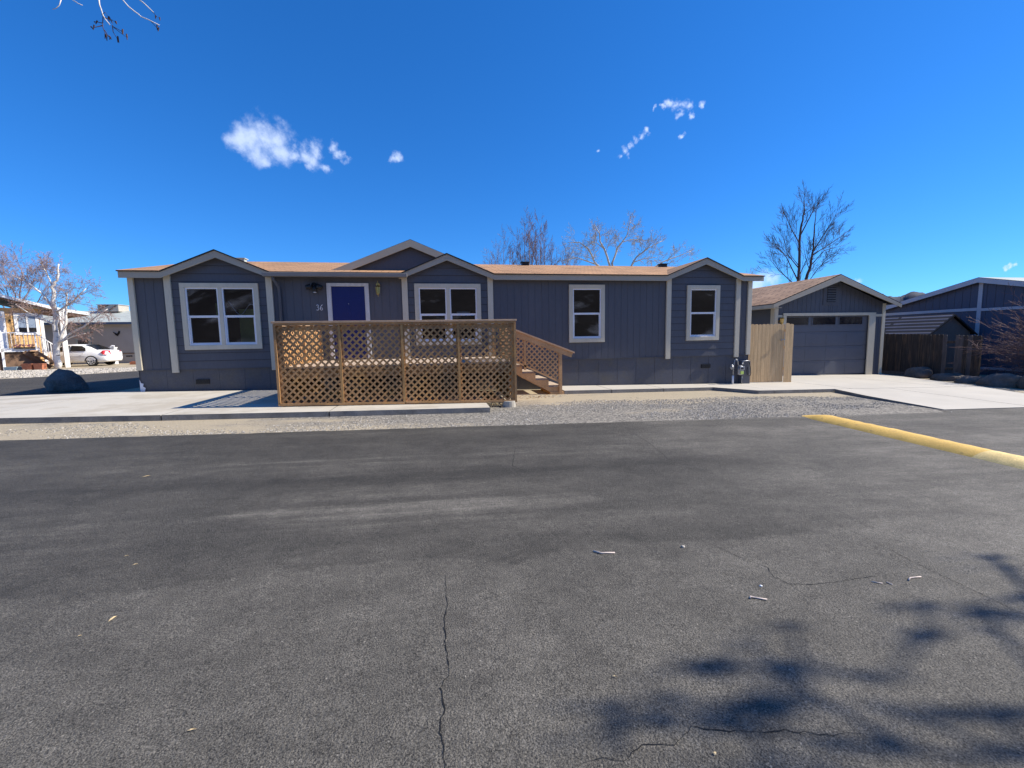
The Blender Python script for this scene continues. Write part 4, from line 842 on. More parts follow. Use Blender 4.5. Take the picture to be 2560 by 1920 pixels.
def rock(name, c, r, seed, mt, label, cat='rock', sub=3, flat=.0, group=None, ang=0):
    import bmesh
    bm = bmesh.new(); bmesh.ops.create_icosphere(bm, subdivisions=sub, radius=1)
    ca, sa = math.cos(ang), math.sin(ang)
    for v in bm.verts:
        p = v.co.copy(); 
        d = 1+.30*noise.fractal(p*1.1+Vector((seed, seed*2, 0)), .8, 2, 3)
        if flat:                                         # cleaved facets
            for i in range(9):
                a = Vector((math.sin(seed+i*2.4), math.cos(seed*1.7+i*1.9), math.sin(i*1.3+seed)*.8)).normalized(); h = .62+.1*math.sin(i*5+seed); t = p.dot(a)*d
                if t > h: p = p-a*((t-h)/d)*flat
        p = p*d; x, y, z = p.x*r[0], p.y*r[1], max(p.z, -.45)*r[2]
        v.co = (x*ca-y*sa, x*sa+y*ca, z)
    me = bpy.data.meshes.new(name); zmin = min(v.co.z for v in bm.verts)
    for v in bm.verts: v.co.z -= zmin
    for f in bm.faces: f.smooth = not flat
    bm.to_mesh(me); bm.free(); me.materials.append(mt); o = bpy.data.objects.new(name, me); COL.objects.link(o); o.location = c
    return tag(o, label, cat, group)
def boulder():
    pts = [(-11.02,14.25,.43),(-10.68,13.95,.16),(-10.62,14.2,.82),(-10.28,14.25,.76),(-10.42,13.9,.50),(-10.80,14.05,.56),(-9.98,14.3,.38),(-9.95,14.3,.16),(-10.15,13.98,.18),(-10.45,14.9,.30),(-10.85,15.0,.5),(-11.15,14.7,.2),(-10.75,15.0,.62),(-10.10,14.25,.60),(-10.45,15.0,.16)]
    import bmesh
    bm = bmesh.new()
    for p in pts: bm.verts.new((p[0]+10.4, p[1]-14.4, p[2]-.18))
    bmesh.ops.convex_hull(bm, input=bm.verts); bmesh.ops.bevel(bm, geom=bm.edges, offset=.025, segments=1, affect='EDGES')
    bmesh.ops.triangulate(bm, faces=bm.faces); bmesh.ops.subdivide_edges(bm, edges=[e for e in bm.edges if e.calc_length() > .12], cuts=2, use_grid_fill=True)
    for v in bm.verts: v.co += Vector((1,1,1))*.018*noise.fractal(v.co*4, .8, 2, 4)
    me = bpy.data.meshes.new('boulder'); bm.to_mesh(me); bm.free(); me.materials.append(M['rock']); o = bpy.data.objects.new('boulder', me); COL.objects.link(o); o.location = (-10.4, 14.4, .165)
    tag(o, 'large angular dark boulder in shade at the left corner of the house', 'boulder')
boulder()
rl_ = [((19.2,14.3,G(19)-.05),(.42,.38,.34),1.1,'pale rounded rock nearest the garage at the fence foot'),((19.0,13.1,G(19)-.08),(.55,.45,.25),2.3,'low flat rock second from the garage along the fence'),((18.6,12.1,G(18.6)-.08),(.5,.4,.22),3.7,'low half buried rock in the middle of the rock row'),
       ((18.15,11.0,G(18)-.06),(.42,.60,.34),5.2,'wide rounded rock second from the right in the row'),((18.0,10.1,G(18)-.04),(.33,.38,.40),6.9,'rounded upright rock at the right end of the row by the bush')]
for c, r, sd_, lb in rl_: rock('rock', c, r, sd_, M['rocktan'], lb, group='rocks edging the driveway')

# ================================================================= TREES
def grow(segs, p, d, L, r, depth, P):
    r = max(P['rmin'], min(r, L*.016))
    """recursive bare branch; segs collects (points, radii, level)"""
    n = 5 if depth < P['max'] else 3
    pts = [p.copy()]; rad = [r]; q = p.copy(); dd = d.normalized(); rr = P['r']
    for i in range(n):
        dd = (dd+Vector((rr.gauss(0, P['wig']), rr.gauss(0, P['wig']), rr.gauss(0, P['wig'])+P['up'][min(depth, len(P['up'])-1)]))).normalized()
        q = q+dd*(L/n); pts.append(q.copy()); rad.append(max(P['rmin'], r*(1-.62*(i+1)/n)))
    segs.append((pts, rad, depth))
    if depth >= P['max']: return
    nb = P['nb'][min(depth, len(P['nb'])-1)]
    for k in range(nb):
        t = P['t0']+(1-P['t0'])*(k+rr.random())/nb; i = min(n-1, int(t*n)); f = t*n-i
        bp = pts[i].lerp(pts[i+1], f); ax = (pts[i+1]-pts[i]).normalized()
        side = ax.orthogonal().normalized(); side.rotate(Matrix.Rotation(rr.uniform(0, 6.283), 3, ax))
        a = R(rr.uniform(*P['ang'])); nd = ax*math.cos(a)+side*math.sin(a)
        grow(segs, bp, nd, L*rr.uniform(*P['len'])*(1-.45*t), max(P['rmin'], rad[i]*P['rk']), depth+1, P)
    grow(segs, pts[-1], dd, L*.45, rad[-1], depth+1, P)
def tree(name, label, base, limbs, P, bark, twig, thick=.02, group=None, cat='tree'):
    """limbs: list of (polyline, r0, r1, twiglets?) -> trunk and main limbs, branches grown from them"""
    T = thing(name, label, cat, base, group); tr = MB(); cr = MB(); segs = []
    for pts, r0, r1, L in limbs:
        V_ = [Vector(p) for p in pts]; n = len(V_); fine = []; 
        for a, b in zip(V_, V_[1:]):
            for k in range(4): fine.append(a.lerp(b, k/4)+Vector((P['r'].gauss(0,1), P['r'].gauss(0,1), 0))*r0*.12)
        fine.append(V_[-1]); m_ = len(fine); rad = [r0+(r1-r0)*i/(m_-1) for i in range(m_)]
        tr.tube(fine, rad, 8)
        if L:
            k = P['side']
            for j in range(k):
                t = P.get('s0', .3)+(1-P.get('s0', .3))*(j+P['r'].random())/k; i = min(m_-2, int(t*(m_-1))); ax = (fine[i+1]-fine[i]).normalized(); side = ax.orthogonal().normalized(); side.rotate(Matrix.Rotation(P['r'].uniform(0,6.283), 3, ax))
                a = R(P['r'].uniform(*P['ang'])); grow(segs, fine[i], ax*math.cos(a)+side*math.sin(a), L*P['r'].uniform(.6,1.1)*(1.1-.5*t), rad[i]*.42, 1, P)
            grow(segs, fine[-1], (fine[-1]-fine[-2]), L*.3, r1, 2, P)
    for pts, rad, dp in segs: (tr if rad[0] > thick*2.2 else cr).tube(pts, rad, 5 if rad[0] > thick else 3, cap=False)
    tr.build('trunk', bark, T, smooth=True, fix=False)
    if cr.v: cr.build('crown', twig, T, smooth=True, fix=False)
    return T
def PP(seed, **k):
    d = dict(r=random.Random(seed), max=4, nb=(6,5,4,3), t0=.2, ang=(20,45), len=(.45,.7), rk=.55, wig=.08, up=(0,.06,.05,.03), rmin=.0045, side=10); d.update(k); return d
# two reddish upright trees behind the roof
def fan(x, y, zb, zt, w, n, r, seed, stem=.12):
    """several slender upright stems fanning out of one base"""
    q = random.Random(seed); L = [([(x,y,zb),(x,y,zb+1.2),(x+.02,y,zb+2.4)], stem, stem*.8, 0)]
    for k in range(n):
        u = (k+.5)/n*2-1; h = zt*(1-.30*abs(u)**1.5)+q.uniform(-.3,.3); m_ = x+u*w*.45
        L.append(([(x,y,zb+2.2),(m_,y+q.uniform(-.3,.3),(zb+2.4+h)*.5),(x+u*w*.8,y+q.uniform(-.5,.5),h*.82),(x+u*w,y+q.uniform(-.5,.5),h)], r, .010, 1.5))
    return L
tree('bare_tree', 'reddish grey upright bare tree behind the roof, left of the pair', (6.85,32,-.15), fan(6.85,32,-.15,10.1,1.15,6,.055,1), PP(11, side=9, max=4, nb=(5,4,4,2), ang=(14,36), up=(0,.06,.05,.04), s0=.40, rmin=.0045), M['barkgrey'], M['twigred'])
tree('bare_tree', 'reddish grey upright bare tree behind the roof, right of the pair', (8.0,32.5,-.15), fan(8.0,32.5,-.15,9.9,1.1,5,.050,2), PP(12, side=9, max=4, nb=(5,4,4,2), ang=(14,36), up=(0,.06,.05,.04), s0=.40, rmin=.0045), M['barkgrey'], M['twigred'])
tree('bare_tree', 'low spreading reddish bare tree behind the roof at the left end of the tree group', (5.0,33,-.15), fan(5.0,33,-.15,8.6,1.5,6,.04,3), PP(14, side=8, nb=(5,4,3,2), ang=(18,42), up=(0,.05,.04,.03), s0=.35, rmin=.0045), M['barkgrey'], M['twigred'])
tree('bare_tree', 'low reddish bare tree behind the roof beside the pale tree', (10.2,33.5,-.2), fan(10.2,33.5,-.2,8.4,1.5,6,.04,4), PP(13, side=8, nb=(5,4,3,2), ang=(18,42), up=(0,.05,.04,.03), s0=.35, rmin=.0045), M['barkgrey'], M['twigred'])
# pale pruned cottonwood
tree('pale_bare_tree', 'pale barked bare tree with thick spreading limbs behind the roof', (14.3,32,-.3),
     [([(14.3,32,-.3),(14.2,32,3.0),(13.9,32,4.6)], .30,.20,0), ([(13.9,32,4.6),(12.7,32,6.3),(12.15,32,7.1),(11.6,32,8.1),(10.9,32,8.6),(9.95,32,8.55)], .10,.02,1.5), ([(13.9,32,4.6),(13.3,32,7.0),(12.9,32,8.1),(12.5,32,8.7),(12.45,32,9.3),(12.0,32,9.95)], .105,.022,1.4),
      ([(12.9,32,8.1),(12.3,32.1,8.6),(11.6,32.1,8.7)], .04,.012,1.1), ([(14.0,32,4.8),(13.5,32,7.1),(14.0,32,8.3),(14.7,32,9.2),(14.95,32,10.3)], .10,.022,1.5), ([(14.4,32,8.7),(15.0,32,8.9),(15.7,32.2,8.95)], .035,.012,1.2),
      ([(14.2,32,4.6),(15.1,32,7.0),(15.5,32,7.6),(16.5,32,8.3),(17.6,32,8.85)], .10,.018,1.5), ([(15.3,32,7.2),(16.2,32,7.5),(17.2,32,7.6)], .04,.012,1.4), ([(14.3,32,4.6),(16.6,32,6.6),(17.8,32,7.3),(19.0,32,7.7),(20.1,32,8.1)], .08,.014,1.5), ([(13.9,32,4.8),(12.3,31.8,6.9),(10.6,31.8,7.45),(9.5,31.8,7.2)], .07,.014,1.2)],
     PP(21, side=10, max=4, nb=(5,4,4,3), ang=(30,70), up=(0,.05,.04,.02), wig=.13, s0=.35, rmin=.005), M['barkpale'], M['twigpale'])
# dark twin-stemmed tree behind the garage
tree('dark_bare_tree', 'tall dark bare tree with two stems rising behind the garage roof', (26.4,28,-.6),
     [([(26.4,28,-.6),(26.3,28,3),(26.22,28,5.4),(26.22,28,9.0),(26.4,28,10.2),(26.35,28,11.1)], .155,.012,2.0), ([(26.5,28,1.5),(26.75,28,5.0),(27.2,28,6.5),(27.35,28,7.6),(27.35,28,9.2),(27.45,28,10.4)], .13,.012,1.8),
      ([(26.25,28,8.6),(26.9,28,9.8),(27.2,28,10.4),(27.3,28,10.9)], .045,.010,1.2), ([(27.35,28,7.4),(28.4,28,9.0),(29.25,28,10.2)], .045,.010,1.6), ([(27.35,28,7.2),(28.8,28,8.0),(30.2,28,8.9)], .04,.010,1.6), ([(26.2,28,7.9),(25.4,28,9.0),(24.9,28,9.9)], .04,.010,1.5),
      ([(26.2,28,6.2),(25.2,28,7.2),(24.7,28,8.7)], .04,.010,1.5), ([(26.2,28,5.3),(25.1,28,7.0),(24.0,28,8.0)], .045,.010,1.6), ([(26.1,28,4.9),(24.6,28,6.0),(23.7,28,6.9)], .04,.010,1.6), ([(27.2,28,6.4),(28.3,28,7.5),(29.9,28,7.9)], .035,.010,1.6), ([(26.9,28,5.0),(27.9,28,6.3),(28.8,28,6.8)], .03,.010,1.4), ([(26.3,28,5.7),(26.9,28,7.0),(27.0,28,7.8)], .03,.010,.9)],
     PP(31, side=9, max=3, nb=(6,5,4), ang=(20,42), up=(0,.05,.05,.04), wig=.05, s0=.25, rmin=.006, len=(.45,.75)), M['barkdark'], M['barkdark'])
tree('dark_bare_tree', 'low dark bare tree peeping over the far side of the garage roof', (24.6,33,-.6), [([(24.6,33,-.6),(24.4,33,3.5),(23.6,33,6.3)], .10,.012,1.5), ([(24.6,33,2.5),(25.8,33,5),(26.6,33,6.6)], .06,.012,1.4), ([(24.5,33,2),(22.6,33,4.6),(21.6,33,6.0)], .06,.012,1.4)], PP(32, side=9, max=3), M['barkgrey'], M['twigpale'])
# white birch left
tree('birch_tree', 'white barked birch in front of the tan house and carport post', (-22.0,29.5,.16),
     [([(-22.0,29.5,.16),(-21.93,29.5,1.4),(-21.85,29.5,2.3),(-21.8,29.5,3.9),(-21.75,29.5,4.9),(-21.45,29.5,5.4),(-21.3,29.5,6.2)], .17,.035,1.5), ([(-21.93,29.5,1.4),(-21.6,29.4,1.9),(-21.3,29.4,2.6),(-21.15,29.4,3.5),(-20.9,29.3,4.6)], .11,.03,1.5),
      ([(-21.6,29.4,1.7),(-21.0,29.3,2.2),(-20.2,29.2,2.6),(-19.6,29.2,3.1),(-18.9,29.2,3.6)], .07,.02,1.0), ([(-21.85,29.5,2.7),(-22.4,29.4,3.1),(-23.0,29.4,3.4),(-23.6,29.4,3.9)], .07,.02,1.2), ([(-21.8,29.5,3.6),(-22.3,29.5,4.5),(-23.0,29.5,5.2),(-23.8,29.5,5.6)], .07,.02,1.5), ([(-21.75,29.5,4.9),(-21.9,29.5,5.5),(-22.2,29.5,6.3)], .05,.02,1.1),
      ([(-21.8,29.5,3.4),(-20.8,29.4,4.0),(-20.0,29.4,4.8)], .06,.02,1.4), ([(-21.6,29.4,1.7),(-20.9,29.2,2.0),(-20.1,29.1,2.2)], .04,.015,.7)],
     PP(41, side=10, max=4, nb=(5,5,4,3), ang=(25,65), up=(0,.0,-.05,-.10), s0=.4, wig=.12, rmin=.0048), M['birch'], M['birchtwig'])
tree('bare_tree', 'hazy reddish bare tree behind the tan house on the far left', (-30,37,.17), fan(-29.5,37,.17,8.2,2.4,6,.05,9), PP(42, side=12, ang=(20,50)), M['birchtwig'], M['twigred'])
# bush at the right edge
tw = thing('bare_bush', 'dense leafless reddish bush in front of the navy house at the right', 'bush', (20.9,10.7,G(20.9)))
mb = MB(); segs = []; Pb = PP(51, max=4, nb=(5,4,3,2), ang=(15,45), up=(0,.03,.0,0), wig=.13, rmin=.005, rk=.6, len=(.4,.75)); rb = Pb['r']
for k in range(230):
    a = rb.uniform(0, 6.283); e = rb.uniform(.15, 1.45); d = Vector((math.cos(a)*math.cos(e), math.sin(a)*math.cos(e), math.sin(e)))
    grow(segs, Vector((20.9,10.7,.0))+Vector((rb.gauss(0,.22), rb.gauss(0,.22), rb.uniform(-.3,.5))), d, rb.uniform(1.0,2.1), .018, 1, Pb)
for pts, rad, dp in segs: mb.tube(pts, rad, 3, cap=False)
M['bushtwig'] = mat('bush_twig', (.20,.115,.10), .8, .3, 8)
mb.build('twigs', M['bushtwig'], tw, fix=False); MB().tube([(20.9,10.7,G(20.9)-.02),(20.9,10.7,.2),(20.92,10.7,.6)], [.10,.08,.04], 8).build('stem', M['barkdark'], tw)

# overhanging tree (stands left of the camera; its branch tips hang into the top left of the view)
HT = [[(-3.02,5.00,4.65),(-3.02,5.00,4.61),(-3.01,5.00,4.57),(-3.00,5.00,4.52),(-2.98,5.00,4.48),(-2.95,5.00,4.44)],[(-2.82,5.00,4.67),(-2.78,5.00,4.62),(-2.73,5.00,4.58),(-2.70,5.00,4.56),(-2.68,5.00,4.54),(-2.62,5.00,4.52),(-2.53,5.00,4.48)],[(-2.68,5.00,4.69),(-2.64,5.00,4.66),(-2.60,5.00,4.62),(-2.57,5.00,4.59)],[(-3.33,5.00,4.62),(-3.35,5.00,4.57),(-3.38,5.00,4.54),(-3.41,5.00,4.53)],[(-3.24,5.00,4.63),(-3.19,5.00,4.60),(-3.16,5.00,4.59)]]
BT = [[(-3.01,5.00,4.52),(-2.98,5.00,4.55),(-2.96,5.02,4.50)],[(-3.00,5.00,4.51),(-3.01,5.00,4.45),(-3.00,4.98,4.40),(-2.99,5.00,4.33)],[(-3.01,5.00,4.45),(-3.08,5.02,4.47)],[(-3.01,5.00,4.43),(-3.08,4.98,4.39)],[(-3.00,5.00,4.39),(-2.97,5.00,4.33)],[(-2.93,5.00,4.44),(-2.93,5.00,4.38),(-2.91,5.02,4.33)],[(-2.93,5.00,4.43),(-2.85,5.00,4.39)],[(-2.92,5.00,4.42),(-2.87,5.00,4.38),(-2.82,4.98,4.34)],[(-2.99,5,4.50),(-2.93,5.01,4.49),(-2.91,5,4.47)],[(-2.60,5,4.51),(-2.55,5,4.45)],[(-2.60,5,4.62),(-2.54,5,4.55)]]
OT = thing('overhanging_tree', 'white twigs with dark buds hanging into the top left of the sky', 'tree', (-6.5,1.2,G(-6.5)))
tr = MB(); tr.tube([(-6.5,1.2,.12),(-6.4,1.3,2.0),(-6.1,1.6,4.2),(-5.6,2.0,6.6),(-5.2,2.4,8.2)], [.22,.18,.14,.09,.05], 8)
tr.tube([(-6.1,1.6,4.2),(-5.0,2.9,5.6),(-4.0,4.1,5.8),(-3.35,4.9,5.4),(-3.05,5.0,5.05),(-3.02,5,4.66)], [.09,.06,.035,.02,.012,.008], 6); tr.tube([(-4.0,4.1,5.8),(-3.3,4.7,5.6),(-2.95,5,4.95),(-2.82,5,4.68)], [.03,.018,.01,.007], 6)
tr.tube([(-3.3,4.7,5.6),(-2.9,5,5.1),(-2.68,5,4.70)], [.015,.01,.006], 5); tr.tube([(-3.35,4.9,5.4),(-3.35,5,5.0),(-3.33,5,4.63)], [.014,.009,.005], 5); tr.tube([(-3.35,4.9,5.4),(-3.28,5,5.0),(-3.24,5,4.64)], [.014,.009,.005], 5)
tr.build('trunk', M['birch'], OT, smooth=True, fix=False)
cr = MB()
for i_, p in enumerate(HT):
    cr = MB(); cr.tube(p, [(.0058 if i_ < 3 else .004)*(1-.4*i/len(p)) for i in range(len(p))], 5); cr.build('hanging_twig', M['birch'], OT, smooth=True, fix=False)
bd = MB()
for p in BT:
    bd.tube(p, [.0042]+[.003]*(len(p)-2)+[.002], 4); q = Vector(p[-1])
    for k in range(2): bd.tube([q+Vector((rnd.uniform(-.02,.02),0,rnd.uniform(0,.03))), q+Vector((rnd.uniform(-.02,.02),.005,rnd.uniform(-.03,0)))], [.007,.003], 5)
bd.build('bud_twigs', M['budleaf'], OT, fix=False)

# shade tree (stands to the right of the camera, throws the dappled shadow on the road)
SHP = [(1.24,1.585,.8),(1.15,1.54,.7),(.89,1.44,.6),(1.21,1.375,1.1),(1.28,1.31,1.3),(1.36,1.34,.7),(.75,1.36,.9),(.66,1.44,.4),(1.56,1.49,.7),(1.50,1.53,.4),(1.86,1.39,.8),(1.59,1.125,.9),(1.95,1.19,.9),(2.13,1.15,.9),(2.37,1.57,.7),(2.60,1.77,.6),(2.86,1.67,.9),(2.98,1.60,.8),(3.68,2.12,.7),(3.60,2.00,.5),(1.73,1.74,.35),(1.46,1.66,.3),(1.03,1.30,.5),(1.41,1.16,.5),(1.25,1.06,.9),(1.96,1.03,.9),(.60,1.30,.3),(2.69,1.55,.3),(3.35,1.75,.5),(2.45,1.12,.8),(2.9,1.27,.6),(1.08,1.14,.3),(1.7,1.27,.3)]
ST_ = thing('shade_tree', 'bare budding tree beside the road casting dappled shadow on the asphalt', 'tree', (13.6,.4,G(13.6)))
cr = MB(); tr = MB(); rs = random.Random(5)
tr.tube([(13.6,.4,-.3),(13.5,.5,2.2),(13.4,.8,4.0),(13.5,1.2,6.0),(13.9,1.5,7.4)], [.22,.18,.14,.06,.02], 8); tr.tube([(13.3,.8,4.0),(13.9,1.6,5.2),(14.0,2.0,6.2)], [.08,.05,.02], 7)
done = [Vector((13.5,1.2,6.0)), Vector((14.0,2.0,6.2)), Vector((13.45,1.0,5.0))]
cs = sorted([(Vector((gx, gy, 0))+sd*((6.0+rs.uniform(-.5,.7)-.35*(4-gx)*.0)/sd.z), w) for gx, gy, w in SHP], key=lambda q: -q[0].x)
for c, w in cs:
    h0 = min(done, key=lambda q: (q-c).length+(3 if q.x < c.x else 0)); L_ = (h0-c).length
    mid = h0.lerp(c, .5)+Vector((rs.uniform(-.05,.05), rs.uniform(-.04,.04), .05*L_)); r0 = .009+.006*min(1, L_); tr.tube([h0, mid, c], [r0*1.3, r0, .004], 5); done.append(c)
    for k in range(3 if w > .5 else 1):
        a = rs.uniform(-.7,.7); l = rs.uniform(.12,.32); q = c+Vector((-l*math.cos(a), l*math.sin(a)*.5, rs.uniform(-.1,.25))); tr.tube([c, c.lerp(q,.5)+Vector((0,.01,.02)), q], [.007,.0055,.003], 4)
        for j in range(4): p_ = c.lerp(q, rs.uniform(.4,1))+Vector((rs.gauss(0,.02), rs.gauss(0,.012), rs.gauss(0,.02))); cr.add([p_+Vector((-.02,0,0)), p_+Vector((0,.012,.006)), p_+Vector((.02,0,.012)), p_+Vector((0,-.012,.006))], [(0,1,2,3)])
    for k in range(int(62*w)):
        q = c+Vector((rs.gauss(0,.045*w+.01), rs.gauss(0,.012*w+.010), rs.gauss(0,.040*w+.01))); a = Vector((rs.gauss(0,1), rs.gauss(0,1), rs.gauss(0,1))).normalized(); b = a.orthogonal().normalized(); s = rs.uniform(.014,.03)
        cr.add([q-a*s, q+b*s*.6, q+a*s, q-b*s*.6], [(0,1,2,3)])
tr.build('trunk', M['barkgrey'], ST_, smooth=True, fix=False); cr.build('crown', M['budleaf'], ST_, fix=False)

# ================================================================= LEFT NEIGHBOURS
a0 = math.atan2(.75, .66)
TH = thing('tan_house', 'sunlit tan house with white trimmed window and sloping white roof edge', 'house', (-23.6, 31, .17), rz=a0)
# local frame: u along the wall, v into the house (away from the camera), z up from .17
zl = lambda z: z-.17
mb = MB(); mb.box(-6, 0, .0, 5, 0, zl(3.75)); mb.build('wall', M['tan'], TH)
mb = MB()
for u in (-5.9+.2*i for i in range(30)): mb.box(u, u+.02, -.006, -.001, zl(.5), zl(3.4))
mb.build('board_grooves', M['soffit'], TH)
mb = MB(); mb.box(-.12, .03, -.03, -.001, .1, zl(3.42)); mb.build('trim_board', M['white'], TH)
f = MB()
for q in ((-1.17,-.16,zl(3.3),zl(3.47)), (-1.17,-.16,zl(2.2),zl(2.34)), (-1.17,-1.02,zl(2.34),zl(3.3)), (-.30,-.16,zl(2.34),zl(3.3)), (-.69,-.62,zl(2.34),zl(3.3))): f.box(q[0], q[1], -.05, -.001, q[2], q[3])
fo = f.build('window', M['white'], TH)
M['blind'] = mat('blue_blind', (.22,.28,.38), .4, .05, 2)
for a, b in ((-1.02,-.69), (-.62,-.30)): MB().box(a, b, -.02, -.002, zl(2.62), zl(3.3)).build('blind', M['blind'], fo); MB().box(a, b, -.02, -.002, zl(2.34), zl(2.615)).build('pane', M['carglass'], fo)
MB().box(-2.3, -1.5, -.04, -.001, zl(1.4), zl(3.56)).build('door_frame', M['white'], TH)
MB().box(-1.36, -1.30, -.06, -.001, zl(2.95), zl(3.1)).build('porch_lamp', M['dark'], TH)
def up_(a, b, v0, v1, mi=0, th=.2): return [(a[0], v0, zl(a[1])), (b[0], v0, zl(b[1])), (b[0], v1, zl(b[1])), (a[0], v1, zl(a[1]))]
mb = MB(); 
for p, q in (((-6,5.75),(.5,3.86)), ((.5,3.86),(2.0,3.60))):
    mb.add([(p[0],-.6,zl(p[1])),(q[0],-.6,zl(q[1])),(q[0],5,zl(q[1])),(p[0],5,zl(p[1]))]+[(p[0],-.6,zl(p[1])-.03),(q[0],-.6,zl(q[1])-.03),(q[0],5,zl(q[1])-.03),(p[0],5,zl(p[1])-.03)], [(0,1,2,3),(7,6,5,4),(0,4,5,1),(1,5,6,2),(2,6,7,3),(3,7,4,0)])
mb.build('roof', M['greyroof'], TH)
mb = MB()
for p, q in (((-6,5.74),(.5,3.85)), ((.5,3.85),(2.0,3.59))): mb.prism([(p[0], zl(p[1])), (q[0], zl(q[1])), (q[0], zl(q[1])-.17), (p[0], zl(p[1])-.19)], 'y', -.64, -.601)
mb.build('rake_fascia', M['white'], TH); mb = MB(); mb.add([(-6,-.6,zl(5.5)),(.5,-.6,zl(3.66)),(.5,0,zl(3.66)),(-6,0,zl(5.5))], [(0,1,2,3)]); mb.build('soffit', M['soffit'], TH, fix=False); mb = MB(); mb.add([(.5,-.6,zl(3.66)),(2,-.6,zl(3.40)),(2,4,zl(3.40)),(.5,4,zl(3.66))], [(0,1,2,3)]); mb.build('soffit', M['soffit'], TH, fix=False)
MB().box(.60, .82, -.72, -.50, 0, zl(3.62)).build('porch_post', M['white'], TH)
PO = thing('porch_deck', 'small white railed porch with red flower trough and open wooden steps', 'porch', (-23.6, 31, .17), rz=a0)
mb = MB(); mb.box(-2.2, -.50, -1.2, -.01, zl(1.28), zl(1.38)); mb.box(-2.2, -.5, -1.22, -1.2, zl(1.2), zl(1.40)); mb.build('floor', M['white'], PO)
MB().box(-2.2, -.5, -1.1, -.02, .0, zl(1.19)).build('under_skirt', M['soffit'], PO)
mb = MB(); mb.box(-2.1, -.58, -1.19, -1.15, zl(2.26), zl(2.31))
for k in range(10): mb.box(-2.05+k*.16, -2.03+k*.16, -1.18, -1.16, zl(1.38), zl(2.26))
mb.box(-.66,-.60,-1.2,-1.14,zl(1.38),zl(2.33)); mb.bar((-.63,-1.17,zl(2.30)), (.22,-1.17,zl(1.45)), .05, .05)
for k in range(6): t = (k+1)/7; mb.bar((-.63+.85*t,-1.17,zl(2.30-.85*t)), (-.63+.85*t,-1.17,zl(1.22-.85*t)), .03, .03)
mb.box(.19,.25,-1.2,-1.14,0,zl(1.5)); mb.box(-2.0,-1.9,-1.22,-1.12,0,zl(2.4)); mb.build('railing', M['white'], PO)
for k in range(6):
    z = 1.27-.17*k; MB().box(-.98+.155*k, -.60+.155*k, -1.62, -1.25, zl(z)-.05, zl(z)).build('step', M['redwood'], PO)
mb = MB(); mb.bar((-1.15,-1.26,zl(1.2)), (-.15,-1.26,zl(.22)), .05, .2); mb.bar((-.75,-1.62,zl(1.2)), (.2,-1.62,zl(.28)), .04, .16); mb.build('stringer', M['soffit'], PO)
mb = MB(); mb.box(-1.5,-.7,-1.35,-1.22,zl(1.38),zl(1.46)); mb.build('flower_trough', M['dark'], PO); mb = MB()
for k in range(50): c = Vector((rnd.uniform(-1.5,-.7), rnd.uniform(-1.36,-1.2), zl(rnd.uniform(1.46,1.60)))); mb.cyl(c, .03, .04, 5)
mb.build('flowers', M['pink'], PO)
def small_box(name, c, s, mt, label, cat, group=None):
    mb = MB(); a, b, h = s; mb.prism([(-a*.85,0),(a*.85,0),(a,h),(a*1.08,h),(a*1.08,h+.05),(-a*1.08,h+.05),(-a*1.08,h),(-a,h)], 'y', -b, b); mb.v = [(x+c[0], y+c[1], z+c[2]) for x, y, z in mb.v]
    return tag(mb.build(name, mt), label, cat, group)
small_box('planter_box', (-22.95,28.9,.17), (.24,.15,.30), M['terra'], 'terracotta planter box below the steps, further from the birch', 'planter', 'terracotta planters'); small_box('planter_box', (-22.4,28.9,.17), (.22,.15,.30), M['terra'], 'terracotta planter box close to the birch trunk', 'planter', 'terracotta planters')
small_box('plastic_tub', (-23.7,28.9,.17), (.30,.2,.14), M['bluetub'], 'low blue grey tub left of the terracotta planters', 'tub')
small_box('planter_box', (-24.35,28.9,.17), (.14,.12,.20), M['terra'], 'small terracotta pot left of the blue tub', 'planter', 'terracotta planters')
rock('rock', (-24.9,28.6,.12), (.45,.3,.25), 3.3, M['terra'], 'flat reddish rock at the far left under the porch', 'rock')

GH = thing('grey_house', 'low grey house with pale roof and dark blue fascia behind the white car', 'house', (-24, 40, .1))
mb = MB(); mb.box(-32, -15, 36.5, 42, .05, 3.1); mb.build('wall', M['greywall'], GH)
mb = MB(); mb.add([(-32.4,36.1,3.18),(-14.6,36.1,3.18),(-14.6,39.4,4.22),(-32.4,39.4,4.22)], [(0,1,2,3)]); mb.add([(-32.4,39.4,4.22),(-14.6,39.4,4.22),(-14.6,42.6,3.2),(-32.4,42.6,3.2)], [(0,1,2,3)]); mb.build('roof', M['greyroof'], GH, fix=False)
MB().box(-32.4, -14.6, 36.08, 36.12, 3.02, 3.17).build('fascia', M['blueband'], GH)
MB().box(-32, -15, 36.47, 36.499, .86, .92).build('skirt_band', M['soffit'], GH)
fo = MB().box(-25.85,-24.9,36.44,36.499,.9,2.9).build('door_frame', M['greyroof'], GH); MB().box(-25.7,-25.05,36.42,36.44,.95,1.9).build('screen_panel', M['dark'], fo); MB().box(-25.7,-25.05,36.42,36.44,2.0,2.75).build('door_glass', M['greyroof'], fo)
mb = MB()
for k in range(3): mb.box(-22.75+k*.14,-22.64+k*.14,36.47,36.499,.64,.72)
mb.build('wall_vent', M['dark'], GH)
mb = MB(); mb.box(-24.85,-24.72,36.44,36.499,2.75,2.87); mb.box(-24.86,-24.74,36.46,36.499,2.42,2.5); mb.build('porch_lamp', M['dark'], GH)
bird = [(-.23,.14),(-.16,.05),(-.07,-.02),(-.12,-.10),(-.03,-.08),(.0,-.15),(.10,-.15),(.06,-.09),(.13,-.06),(.19,.02),(.22,.12),(.20,.20),(.14,.21),(.11,.12),(.05,.03),(-.01,.02),(-.08,.07)]
